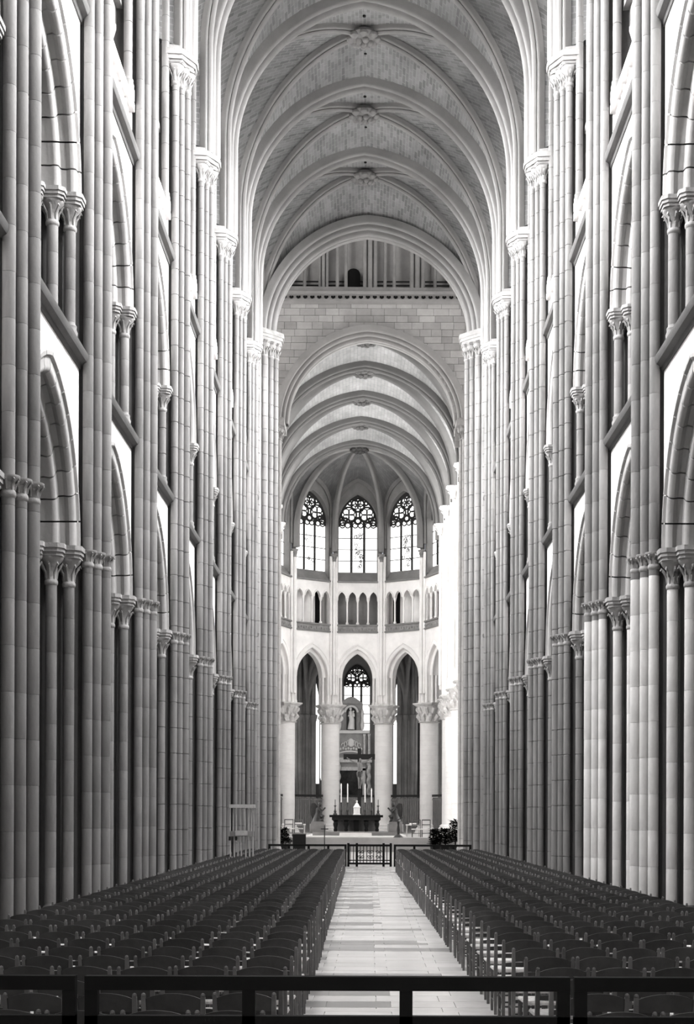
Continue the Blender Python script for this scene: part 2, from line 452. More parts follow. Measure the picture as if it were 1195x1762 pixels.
def window_mesh(s, z0, R, zs, lights, y=0.0, bar=.07, along='w', thick=.25):
    """returns (pane MB, mullions MB, tracery MB): pointed window half-span s"""
    e = R - s; pm = math.acos(e / R); n = 14
    def P(w, z, d=0): return (d, w, z) if along == 'w' else (w, d, z)
    edge = []
    for i in range(n + 1):
        a = pm * i / n; edge.append((-e + R * math.cos(a), z0 + R * math.sin(a)))
    pane = MB()
    poly = [(-s, zs), (s, zs)] + edge + [(-w, z) for w, z in reversed(edge[:-1])]
    pane.add([P(w, z, -.06 * (1 if along == 'w' else -1)) for w, z in poly], [tuple(range(len(poly)))])
    mul = MB(); tr = MB()
    lw = 2 * s / lights
    zl = z0 - .2
    def circ(mb, cx, cz, r, a0=0, a1=360, t=bar * .5, k=14):
        mb.tube([P(cx + r * math.cos(R_(a0 + (a1 - a0) * j / k)), cz + r * math.sin(R_(a0 + (a1 - a0) * j / k))) for j in range(k + 1)], t, n=5)
    for i in range(1, lights):
        x = -s + i * lw; mul.tube([P(x, zs), P(x, zl + .1)], bar * .6, n=6)
    nb = max(2, int((zl - zs) / .75))
    for j in range(1, nb):
        z = zs + (zl - zs) * j / nb; mul.tube([P(-s, z, .0), P(s, z, .0)], bar * .18, n=4)
    for i in range(lights):       # light heads : pointed with trefoil cusps
        x = -s + (i + .5) * lw; h = lw / 2
        for sg in (-1, 1):
            tr.tube([P(x + sg * (h - 2 * h * .95 * (1 - math.cos(t / 6 * 1.05))), zl + h * 1.75 * math.sin(t / 6 * 1.05)) for t in range(7)], bar * .45, n=5)
            circ(tr, x + sg * h * .42, zl + h * .25, h * .4, 0, 360, bar * thick, 9)
        circ(tr, x, zl + h * .95, h * .38, 0, 360, bar * thick, 9)
    for pts in (edge, [(-w, z) for w, z in edge]):
        tr.tube([P(w * .97, z - .02) for w, z in pts], bar * .6, n=6)
    apex = edge[-1][1]
    H = apex - z0
    def foil(cx, cz, r, q=4):
        circ(tr, cx, cz, r)
        for j in range(q):
            a = 2 * PI * (j + .5) / q; circ(tr, cx + r * .5 * math.cos(a), cz + r * .5 * math.sin(a), r * .42, 0, 360, bar * thick, 9)
    r0 = s * .40
    foil(-s * .47, z0 + H * .33, r0); foil(s * .47, z0 + H * .33, r0)
    foil(0, z0 + H * .66, s * .36, 6)
    circ(tr, 0, z0 + H * .12, s * .18); circ(tr, 0, apex - H * .13, s * .11)
    circ(tr, -s * .80, z0 + H * .05, s * .14); circ(tr, s * .80, z0 + H * .05, s * .14)
    circ(tr, -s * .42, z0 + H * .72, s * .10); circ(tr, s * .42, z0 + H * .72, s * .10)
    return pane, mul, tr
EM = {k: emit('daylight_' + k, v) for k, v in dict(clere=E_CLERE, aisle=E_AISLE, west=E_WEST, choir=E_CHOIR, apse=E_APSE, chapel=E_CHAPEL, choiraisle=E_CHOIRAISLE, lantern=E_LANTERN, transept=E_TRANSEPT).items()}
pn, mu, tr = window_mesh(CW, CZ0, CR, Z_SILL, 4)
ms['w_pane'] = pn.mesh('pane', EM['clere']); ms['w_mul'] = mu.mesh('mullion', M_STONE); ms['w_tr'] = tr.mesh('tracery', M_STONE)
def lamp(o, w, h, loc, rot, watts):
    l = bpy.data.lights.new('daylight', 'AREA'); l.shape = 'RECTANGLE'; l.size = w; l.size_y = h; l.energy = watts; l.spread = R_(112)
    q = bpy.data.objects.new('daylight', l); C.objects.link(q); q.parent = o; q.location = loc; q.rotation_euler = rot
    return q
WN = [0]
def window(panes, loc, rz, sub):
    WN[0] += 1
    o = struct('window_%d' % WN[0], None, None, loc, rz)
    for nm, me in panes: link(nm, me, o)
    return o

wl = {-1: struct('wall_left'), 1: struct('wall_right')}
for side in (-1, 1):
    for k in range(0, 9):
        L0 = (side * AX, (YK(k) + YK(k + 1)) / 2, 0); rz = 0 if side < 0 else PI
        w_ = wl[side]
        for lev, nm in (('a', 'arcade_arch'), ('t', 'gallery_arch')):
            A = link(nm, None, w_, L0, rz)
            for on, _, _ in ORD_:
                if k in (1, 2, 3) and on in ('P1', 'P2', 'P3'):
                    for sg in (-1, 1):
                        for i in range(NV): link('voussoir', ms[lev, on, sg, i], A)
                else: link('arch_order', ms[lev, on], A)
            link('spandrel', ms[lev, 'front'], w_, L0, rz); link('spandrel', ms[lev, 'back'], w_, L0, rz)
        for nm, key in (('string_course', 's1'), ('string_course', 's2'), ('pierced_parapet', 'parapet'), ('clerestory_wall', 'clere'),
                        ('window_reveal', 'reveal'), ('gallery_balustrade', 'cpar'), ('triforium_arcade', 'trif')):
            link(nm, ms[key], w_, L0, rz)
        w_ = window((('pane', ms['w_pane']), ('mullion', ms['w_mul']), ('tracery', ms['w_tr'])), (L0[0], L0[1], 0), rz, 'clere')
        lamp(w_, 3.2, 2.2, (.6, 0, 21.6), (0, -R_(90 - TILT), 0), W_CLERE)

# ------------------------------------------------------------------ vault
def half_curve(P0, P1, z0, z1, sharp=.03, n=28):
    """rises vertically from P0, bends over to P1 (plan) ; arc-length parametrised"""
    P0 = Vector(P0); P1 = Vector(P1); d = (P1 - P0).length; dr = (P1 - P0) / d
    R = d * (1 + sharp); e = R - d; arc = math.sqrt(R * R - e * e); H = z1 - z0
    if arc > H: k = H / arc; st = 0
    else: k = 1; st = H - arc
    pm = math.acos(e / R)
    raw = []
    if st > 0.02: raw += [(0, z0 + st * i / 8) for i in range(8)]
    for i in range(41):
        a = pm * i / 40; raw.append((R - R * math.cos(a), z0 + st + k * R * math.sin(a)))
    ln = [0]
    for i in range(1, len(raw)): ln.append(ln[-1] + math.hypot(raw[i][0] - raw[i-1][0], raw[i][1] - raw[i-1][1]))
    out = []; j = 0
    for i in range(n + 1):
        t = ln[-1] * i / n
        while j < len(raw) - 2 and ln[j + 1] < t: j += 1
        q = (t - ln[j]) / max(1e-9, ln[j + 1] - ln[j]); s = raw[j][0] + (raw[j+1][0] - raw[j][0]) * q; z = raw[j][1] + (raw[j+1][1] - raw[j][1]) * q
        out.append(Vector((P0.x + dr.x * s, P0.y + dr.y * s, z)))
    return out
def rib(curve, prof, end=0.0, hor=None):
    """sweep prof [(lateral, depth)] (depth>0 = below) along the curve"""
    if hor is None:
        d = (curve[-1] - curve[0]); d.z = 0; d.normalize(); hor = Vector((-d.y, d.x, 0))
    rows = []
    for i, p in enumerate(curve):
        t = (curve[min(i + 1, len(curve) - 1)] - curve[max(i - 1, 0)]).normalized()
        up = t.cross(hor)
        if i == len(curve) - 1: up = Vector((0, 0, 1)) if up.z > 0 else Vector((0, 0, -1))
        if up.z < 0 or (abs(up.z) < 1e-6): up = up
        rows.append([p + hor * a - up * b_ for a, b_ in prof])
    return MB().grid(rows, closed=True)
def rollprof(spec, back, half):
    pts = [(-half, -back)]
    for c, d, r, a0, a1 in spec: pts += [(c + r * math.cos(R_(a0 + (a1 - a0) * i / 6)), d + r * math.sin(R_(a0 + (a1 - a0) * i / 6))) for i in range(7)]
    return pts + [(half, -back)]
T_PROF = rollprof([(-.22, .0, .09, 190, 20), (0, .09, .12, 170, 10), (.22, .0, .09, 160, -10)], .28, .34)
D_PROF = rollprof([(-.10, .0, .06, 200, 30), (0, .07, .09, 170, 10), (.10, .0, .06, 150, -20)], .15, .17)
W_PROF = rollprof([(0, .05, .1, 180, 0)], .15, .14)
def cell(web, A, Bc, uo=0, m=4, swell=.10):
    rows = []
    n = len(A)
    base = len(web.v)
    la = 0
    for i in range(n):
        if i: la += (A[i] - A[i-1]).length
        row = []
        for j in range(m + 1):
            t = j / m; p = A[i].lerp(Bc[i], t); p = p + Vector((0, 0, .12 + swell * 4 * t * (1 - t) * (i / n)))
            row.append(p); web.uv.append((((A[i] - Bc[i]).length) * (t - .5) + uo, la))
        rows.append(row)
    web.grid(rows)
def boss(r):
    b = MB(); b.lathe([(r*.5, .25), (r*.9, .1), (r, 0), (r*.9, -.08), (r*.55, -.16), (r*.2, -.2)], n=16)
    for i in range(8):
        a = 2 * PI * i / 8; b.ball((r*.85*math.cos(a), r*.85*math.sin(a), -.08), (r*.3, r*.3, .13), 7, 5)
    for i in range(5):
        a = 2 * PI * i / 5; b.ball((r*.4*math.cos(a), r*.4*math.sin(a), -.2), (r*.24, r*.24, .12), 7, 5)
    b.ball((0, 0, -.26), (r*.2, r*.2, .1), 7, 5)
    return b
def flip(o):
    return MB().add(o.v, [tuple(reversed(f)) for f in o.f])
ceil = struct('ceiling')
CXV = -.30
ZC_T, ZC_B = 28.1, 28.55
ms['boss'] = boss(.52).mesh('keystone', M_RIB)
ms['hole'] = MB().lathe([(.055, -.0), (.055, .3)], n=8).mesh('rope_hole', M_VOID)
def vault_bay(y0, y1, xs, z0, zt, zb, cxv, wallx, wall_in, parent, mweb, mrib, bossme, tprof, dprof, first=True, zw=None, holes=True, zt1=None):
    ym = (y0 + y1) / 2
    web = MB(); web.uv = []
    dg = {}; tv = {}; wr = {}
    for s in (-1, 1):
        for q, yy in ((0, y0), (1, y1)):
            iy = .34 if q == 0 else -.34
            tv[s, q] = half_curve((s * xs, yy), (cxv, yy), z0, zt1 if q and zt1 else zt, .16)
            dg[s, q] = half_curve((s * (xs + .12), yy + iy), (cxv, ym), z0, zb, 0)
            wr[s, q] = half_curve((s * wallx, yy + (wall_in if q == 0 else -wall_in)), (s * wallx, ym), z0 + .2, zw or zt + .1, .12)
            cell(web, tv[s, q], dg[s, q], 13.3 * q + 5 * s); cell(web, wr[s, q], dg[s, q], 3 + 11 * q + 7 * s)
    # lift webs onto the backs of the ribs
    link('vault_web', web.mesh('vault_web', mweb), parent)
    for s in (-1, 1):
        for q in (0, 1):
            part('diagonal_rib', rib(dg[s, q], dprof), mrib, parent)
            part('wall_rib', rib(wr[s, q], W_PROF), mrib, parent)
    if first:
        b = MB(); b.merge(rib(tv[-1, 0], tprof)); b.merge(rib(tv[1, 0], tprof))
        part('transverse_rib', b, mrib, parent)
    link('keystone', bossme, parent, (cxv, ym, zb - .12))
    if holes:
        link('rope_hole', ms['hole'], parent, (cxv + .05, ym + 1.35, zb - .02))
        link('rope_hole', ms['hole'], parent, (cxv + .02, ym - 1.1, zb - .02))
for k in range(0, 9):
    vault_bay(YK(k), YK(k + 1), 4.52, Z_VAULT, ZC_T, ZC_B, CXV, 5.35, .55, ceil, M_WEB, M_RIB, ms['boss'], T_PROF, D_PROF, zt1=27.45 if k == 8 else None)

# ------------------------------------------------------------------ crossing
Y9, YC = YK(9), 78.4
def rect_pier(name, label, side, x_in, yw, ye, shafts, ztop, capz, xo=7.2):
    p = thing(name, label, 'pier', (0, 0, 0))
    return p
for side in (-1, 1):
    sw = 'left' if side < 0 else 'right'
    # west crossing pier
    p = thing('crossing_pier', 'massive shafted pier at the far %s end of the nave carrying the great crossing arch' % sw, 'pier', (side * 4.13, Y9, 0), 0 if side < 0 else PI)
    part('core', MB().prism([(.0, -.1 * side * -1), (-.25, -.55 * -side * -1), (-1.0, -.9), (-2.6, -.9), (-2.6, 1.4), (-.1, 1.4)] if False else [(-.06, -.0), (-.30, -.42), (-.60, -.72), (-1.0, -1.0), (-2.6, -1.0), (-2.6, 1.0), (-1.0, 1.0), (-.60, .72), (-.30, .42)], 0, 26.5), M_STONE, p)
    CS = [(-.04, 0), (-.23, -.30), (-.23, .30), (-.48, -.58), (-.48, .58), (-.76, -.82), (-.76, .82)]
    me = shaft_mesh(.145, 0, 22.2, course=.55).mesh('shaft', M_SHAFT)
    mc = capital(.145, .5, .26, ab=(.10, .26)).mesh('capital', M_CAP)
    for u, w in CS:
        link('shaft', me, p, (u, w, 0)); link('capital', mc, p, (u, w, 22.2))
    b = MB()
    for g, z0, z1 in ((0, 22.3, 22.42), (.06, 22.42, 22.55), (.10, 22.55, 22.75)):
        b.prism([(.24+g, -.2), (.24+g, .2), (-.1, .62+g), (-.5, 1.0+g), (-1.2, 1.05+g), (-1.2, -1.05-g), (-.5, -1.0-g), (-.1, -.62-g)], z0, z1)
    part('abacus', b, M_CAP, p)
    # east crossing pier
    q = thing('crossing_pier', 'shafted pier beside the mouth of the choir, %s of the altar, behind the crossing' % sw, 'pier', (side * 4.75 - .05, YC, 0), 0 if side < 0 else PI)
    part('core', MB().prism([(-.05, -.6), (-.3, -1.0), (-2.8, -1.0), (-2.8, 1.2), (-.05, 1.2)] if side < 0 else [(-.05, .6), (-.05, -1.2), (-2.8, -1.2), (-2.8, 1.0), (-.3, 1.0)], 0, 22.3), M_GREYW, q)
    ww = -1 if side < 0 else 1
    me = shaft_mesh(.13, 0, 21.9, course=.45).mesh('shaft', M_ASHLAR)
    for u, w in ((0, -.45 * -ww), (-.12, .75 * ww), (-.4, 1.02 * ww), (.0, -.2 * ww)):
        link('shaft', me, q, (u, w, 0)); link('capital', mc, q, (u, w, 21.95))
    b = MB(); b.prism([(.34, -1.2), (.34, 1.2), (-.8, 1.35), (-.8, -1.35)], 22.05, 22.3); b.prism([(.28, -1.15), (.28, 1.15), (-.8, 1.3), (-.8, -1.3)], 22.3, 22.42)
    part('abacus', b, M_CAP, q)
crs = struct('wall_crossing')
# great west crossing arch
BIG = rollprof([(-.58, -.36, .10, 190, 20), (-.40, -.18, .11, 190, 20), (-.19, .0, .11, 190, 20), (.0, .05, .08, 170, 10), (.19, .0, .11, 160, -10), (.40, -.18, .11, 160, -10), (.58, -.36, .10, 160, -10)], .62, .66)
for nm, y, xs, z0, zt, cx, pr in (('crossing_arch', Y9, 4.25, 22.7, 27.1, -.18, BIG), ('choir_arch', YC, 4.4, 22.3, 26.75, -.2, BIG)):
    b = MB()
    for s in (-1, 1):
        b.merge(rib(half_curve((s * xs, y), (cx, y), z0, zt, .10, 36), pr))
    part(nm, b, M_RIB, crs)
# wall over the choir arch, ashlar stones as parts, mortar behind
ya = YC - .30
xs_, zs_ = 4.35 + .5, 22.4
def arch_z(x, half=4.85, z0=22.3, top=27.2):
    c = half_curve((-half, 0), (-.2, 0), z0, top, .10, 60) if x < -.2 else half_curve((half, 0), (-.2, 0), z0, top, .10, 60)
    if abs(x) >= half: return z0 - .5
    best = z0
    for a, b_ in zip(c, c[1:]):
        if min(a.x, b_.x) <= x <= max(a.x, b_.x):
            t = (x - a.x) / (b_.x - a.x) if b_.x != a.x else 0
            best = max(best, a.z + (b_.z - a.z) * t)
    return best
NX = 60
lo = [(-7 + 14 * i / NX, ya + .06, max(20.5, arch_z(-7 + 14 * i / NX) - .1)) for i in range(NX + 1)]
hi = [(x, y, 28.55) for x, y, z in lo]
part('masonry', MB().grid([lo, hi]), M_JOINT, crs)
lo2 = [(x, YC + .5, z) for x, y, z in lo]; hi2 = [(x, YC + .5, 29.5) for x, y, z in lo]
part('masonry', MB().grid([lo2, hi2]), M_STONE, crs)
def arch_x(z):
    c = half_curve((4.72, 0), (0, 0), 22.3, 27.1, .10, 60)
    if z <= 22.3: return 4.72
    for a, b_ in zip(c, c[1:]):
        if a.z <= z <= b_.z: return a.x + (b_.x - a.x) * (z - a.z) / max(1e-6, b_.z - a.z)
    return 0
row = 0; z = 21.1
while z < 28.4:
    h = .37 if row % 3 else .34
    ax = arch_x(z + h / 2)
    for x_a, x_b in (((-6.3, 6.3),) if ax <= 0 else ((-6.3, -ax - .2), (-.4 + ax, 6.3))):
        x = x_a + (random.uniform(-.4, 0) if x_a < -6 else 0)
        while x < x_b - .05:
            w = random.uniform(.5, .95)
            if x_b - (x + w) < .25 and x_b < 6: w = x_b - x
            b = MB(); g = .008; d = random.uniform(0, .02)
            b.slab([(x + g, z + g), (x + w - g, z + g), (x + w - g, z + h - g), (x + g, z + h - g)], ya - d, ya + .08)
            part('ashlar_stone', b, M_ASHLAR, crs, smooth=False)
            x += w
    z += h; row += 1
# lantern gallery: ledge, frieze of trefoils, piers, back wall
lan = struct('wall_lantern')
b = MB(); b.grid([[(x, y, z) for y, z in ((ya-.02, 28.5), (ya-.12, 28.62), (ya-.12, 28.75), (ya+.05, 28.78))] for x in (-6.5, 6.5)])
b.box(-6.5, 6.5, ya - .2, ya + 1.6, 28.98, 29.12)
part('ledge', b, M_RIB, lan)
part('frieze', MB().box(-6.5, 6.5, ya - .06, ya + .3, 28.55, 29.0), M_ASHLAR, lan)
tre = MB()
for dx, dz in ((-.055, .06), (.055, .06), (0, -.03)):
    tre.add([(dx + .06 * math.cos(a * PI / 4), 0, dz + .06 * math.sin(a * PI / 4)) for a in range(8)] + [(dx + .06 * math.cos(a * PI / 4), .03, dz + .06 * math.sin(a * PI / 4)) for a in range(8)],
            [tuple(range(8))] + [(i, (i + 1) % 8, 8 + (i + 1) % 8, 8 + i) for i in range(8)])
tre.box(-.02, .02, 0, .03, -.14, 0)
mt = tre.mesh('trefoil', M_VOID, smooth=False)
x = -5.6
while x < 5.7:
    link('trefoil', mt, lan, (x, ya - .085, 28.80)); x += .36
part('back_wall', MB().box(-7, 7, ya + 1.6, ya + 2.0, 29, 40), M_ASHLAR, lan)
for px, wpx, deep in ((553, 17, .5), (634, 24, .7), (716, 26, .6), (490, 14, .4), (780, 16, .4)):
    X = (px - VX) * YC / F; hw = wpx * YC / F / 2
    b = MB(); b.box(X - hw * .8, X + hw * .8, ya + 1.0, ya + 1.7, 29.1, 40)
    for t in (-1, 0, 1): b.lathe([(hw * .45, 29.1), (hw * .45, 29.35), (hw * .33, 29.45), (hw * .33, 40)], X + t * hw * .7, ya + .95 - (.12 if t == 0 else 0), n=10)
    part('gallery_pier', b, M_STONE, lan)
for px in (577, 676, 520, 747, 592, 660):
    X = (px - VX) * YC / F
    part('colonnette', MB().lathe([(.16, 29.1), (.16, 29.3), (.09, 29.4), (.09, 40)], X, ya + 1.2, n=10), M_STONE, lan)
for z in (29.65, 29.95, 30.15):
    part('gallery_rail', MB().tube([(-6, ya + 1.35, z), (6, ya + 1.35, z)], .04, n=6), M_IRON, lan)
X = (605 - VX) * YC / F
part('doorway', MB().slab([(X - .36, 29.15), (X + .36, 29.15), (X + .36, 30.5)] + [(X + .36 * math.cos(t * PI / 8), 30.5 + .32 * math.sin(t * PI / 8)) for t in range(1, 8)] + [(X - .36, 30.5)], ya + 1.25, ya + 1.58), M_VOID, lan)
for s in (-1, 1):
    part('side_wall', MB().box(s * 6.9, s * 7.3, Y9 - 1, YC + 3, 28.5, 40), M_STONE, lan)
part('west_face', MB().box(-7, 7, Y9 + .55, Y9 + .9, 28.2, 40), M_STONE, lan)
part('lantern_roof', MB().box(-7.5, 7.5, Y9 - 1, YC + 3, 40, 40.4), M_STONE, lan)
for s in (-1, 1):
    pane = MB().add([(s * 6.85, Y9 + 3, 32), (s * 6.85, YC - 3, 32), (s * 6.85, YC - 3, 38), (s * 6.85, Y9 + 3, 38)], [(0, 1, 2, 3)])
    window((('pane', pane.mesh('pane', EM['lantern'])),), (0, 0, 0), 0, '')
# nave-side wall above crossing arch (closes the vault)
lo = []
cur = {s: half_curve((s * 4.9, 0), (-.18, 0), 22.6, 27.75, .10, 30) for s in (-1, 1)}
pts = cur[-1] + list(reversed(cur[1]))[1:]
b = MB(); b.grid([[(p.x, Y9 + .3, p.z) for p in pts], [(p.x, Y9 + .3, 29.5) for p in pts]]); part('masonry', b, M_STONE, crs)
b = MB()
for s in (-1, 1): b.box(s * 5.0, s * 8, Y9 + .2, Y9 + .5, 0, 29.5)
part('masonry', b, M_STONE, crs)
# transepts
tra = struct('wall_transept')
b = MB()
for s in (-1, 1):
    b.box(s * 17, s * 17.3, Y9, YC, 0, 29); b.box(s * 7, s * 17, Y9 - .3, Y9, 0, 29); b.box(s * 7, s * 17, YC, YC + .3, 0, 29)
    b.box(s * 7, s * 17, Y9, YC, 28.5, 29)
part('masonry', b, M_WHITE, tra)
for s in (-1, 1):
    pane = MB().add([(s * 16.95, Y9 + 3, 6), (s * 16.95, YC - 3, 6), (s * 16.95, YC - 3, 22), (s * 16.95, Y9 + 3, 22)], [(0, 1, 2, 3)])
    window((('pane', pane.mesh('pane', EM['transept'])),), (0, 0, 0), 0, '')

# ------------------------------------------------------------------ aisles, west end, floor
YW = -14.0
for s in (-1, 1):
    o = struct('wall_aisle_' + ('left' if s < 0 else 'right'))
    b = MB(); b.box(s * 11.6, s * 12, YW, Y9, 0, 16)
    part('masonry', b, M_PLAIN, o)
    part('aisle_ceiling', MB().box(s * 5.9, s * 11.9, YW, Y9, 15.9, 16.1), M_PLAIN, ceil)
    # plain stretch of nave wall west of the bays in view
    b = MB(); b.box(s * 5.2, s * 6.6, YW, YK(0) - 1, 9.6, 29.5); b.box(s * 5.0, s * 6.8, YW, YW + 6, 0, 9.6)
    part('masonry', b, M_WHITE, struct('wall_west_bay_' + ('left' if s < 0 else 'right')))
    for k in range(-4, 9):
        yc = (YK(k) + YK(k + 1)) / 2
        if yc < YW + 3: continue
        pane = MB().add([(s * 11.55, yc - 1.2, 3), (s * 11.55, yc + 1.2, 3), (s * 11.55, yc + 1.2, 11), (s * 11.55, yc, 13), (s * 11.55, yc - 1.2, 11)], [(0, 1, 2, 3, 4)])
        window((('pane', pane.mesh('pane', EM['aisle'])),), (0, 0, 0), 0, '')
    for k in (-3, -2, -1):
        yc = (YK(k) + YK(k + 1)) / 2
        pane = MB().add([(s * 5.15, yc - 1.8, 19), (s * 5.15, yc + 1.8, 19), (s * 5.15, yc + 1.8, 26), (s * 5.15, yc - 1.8, 26)], [(0, 1, 2, 3)])
        window((('pane', pane.mesh('pane', EM['clere'])),), (0, 0, 0), 0, '')
o = struct('wall_west', MB().box(-12, 12, YW - .4, YW, 0, 30), M_PLAIN)
pane = MB().add([(5 * math.cos(a * PI / 16), YW + .05, 17 + 5 * math.sin(a * PI / 16)) for a in range(32)], [tuple(range(32))])
window((('pane', pane.mesh('pane', EM['west'])),), (0, 0, 0), 0, '')
pane = MB().add([(x, YW + .05, z) for x, z in ((-3.5, 3), (3.5, 3), (3.5, 10), (-3.5, 10))], [(0, 1, 2, 3)])
window((('pane', pane.mesh('pane', EM['west'])),), (0, 0, 0), 0, '')
part('nave_roof', MB().box(-7.2, 7.2, YW, YK(0), 28.6, 29), M_STONE, ceil)
part('roof_slab', MB().box(-7.2, 7.2, YW, Y9 + .5, 29.4, 29.8), M_STONE, ceil)

fl = struct('floor', MB().box(-12, 12, YW, Y9 - 3, -.3, 0), M_FLOOR)
part('crossing_floor', MB().box(-17.3, 17.3, Y9 - 3, 84, -.3, 0), M_FLOOR, fl)
part('choir_floor', MB().box(-13, 13, 84, 133, -.3, .8), M_FLOOR, fl)
def edges(D):
    t = (D - 14.8) / 43.0
    return -(.63 + t * .27), 1.21 - t * .35
y = 6.0; i = 0
rs = random.Random(5); far_slabs = [MB(), MB()]
while y < 58.2:
    h = rs.choice((.34, .42, .5, .55))
    dark = rs.random() < .42
    for j in range(4):
        x0 = -1.25 + j * .66 + (.15 if i % 2 else 0)
        b = MB(); g = .004
        b.box(x0 + g, x0 + .66 - g, y + g, y + h - g, -.05, .012 + rs.uniform(0, .002))
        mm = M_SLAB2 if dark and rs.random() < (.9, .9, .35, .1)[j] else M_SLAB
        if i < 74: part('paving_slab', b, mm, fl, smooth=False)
        else: far_slabs[mm is M_SLAB2].merge(b)
    y += h; i += 1
for b, mm in zip(far_slabs, (M_SLAB, M_SLAB2)): part('far_paving', b, mm, fl, smooth=False, kind='stuff')
#@@PART2@@
# ------------------------------------------------------------------ choir (its axis leans a little to the left of the nave's)
CH_Y0 = 78.4; CH_A = .0226; CH_X = -.22
def CW_(x, d):
    q = d - CH_Y0
    return CH_X + x * math.cos(CH_A) - q * math.sin(CH_A), CH_Y0 + x * math.sin(CH_A) + q * math.cos(CH_A)
def chl(x, d, z=0):
    a, b_ = CW_(x, d); return (a, b_, z)
cv = link('ceiling_choir', None, None, (CH_X, CH_Y0, 0), CH_A, kind='structure')
ZCV = 21.8
ms['bossc'] = boss(.6).mesh('keystone', M_DARK)
TC = rollprof([(-.2, .0, .1, 190, 20), (0, .12, .13, 170, 10), (.2, .0, .1, 160, -10)], .25, .32)
DC = rollprof([(0, .06, .14, 190, -10)], .2, .18)
CB = 5.85
for i in range(4):
    vault_bay(.5 + i * CB, .5 + (i + 1) * CB, 5.42, ZCV, 27.3, 27.9, 0, 5.75, .4, cv, M_WEBC, M_CRIB, ms['bossc'], TC, DC, first=i > 0, zw=27.2, holes=False)
AC = 105.4 - CH_Y0                         # apse centre
ZA = 21.4
vert_ang = [-87.5, -52.5, -17.5, 17.5, 52.5, 87.5]
web = MB(); web.uv = []
ribs = []
for a in vert_ang:
    r = 5.55; ribs.append(half_curve((r * math.sin(R_(a)), AC + r * math.cos(R_(a))), (.0, AC + .5), ZA, 27.9, 0))
AS, AR = 1.42, 2.35                         # apse window half-span, arc radius
WZ0, WZS = 23.6, 20.05
for i in range(5):
    a = R_((vert_ang[i] + vert_ang[i + 1]) / 2)
    ap = 5.72; cx, cy = ap * math.sin(a), AC + ap * math.cos(a); tx, ty = math.cos(a), -math.sin(a)
    for s, rb in ((-1, ribs[i]), (1, ribs[i + 1])):
        wrc = half_curve((cx + s * 1.62 * tx, cy + s * 1.62 * ty), (cx, cy), ZA + .3, 26.75, .5)
        cell(web, wrc, rb, 3 * i + s, swell=.05)
        b = rib(wrc, rollprof([(0, .04, .1, 180, 0)], .12, .14)); part('wall_rib', b, M_GREYW, cv)
link('vault_web', web.mesh('vault_web', M_WEBC), cv)
tl = {s: half_curve((s * 5.2, .5 + 4 * CB), (0, .5 + 4 * CB), ZCV, 27.3) for s in (-1, 1)}
b = MB(); b.merge(rib(tl[-1], TC)); b.merge(rib(tl[1], TC)); part('transverse_rib', b, M_CRIB, cv)
web = MB(); web.uv = []
cell(web, tl[-1], ribs[0]); cell(web, tl[1], ribs[5])
link('vault_web', web.mesh('vault_web', M_WEBC), cv)
for rb in ribs: part('apse_rib', rib(rb, DC), M_RIB, cv)
link('keystone', ms['bossc'], cv, (0, AC + .4, 27.75))
part('roof_slab', MB().box(-7, 7, 0, AC + 8, 29.2, 29.5), M_STONE, cv)

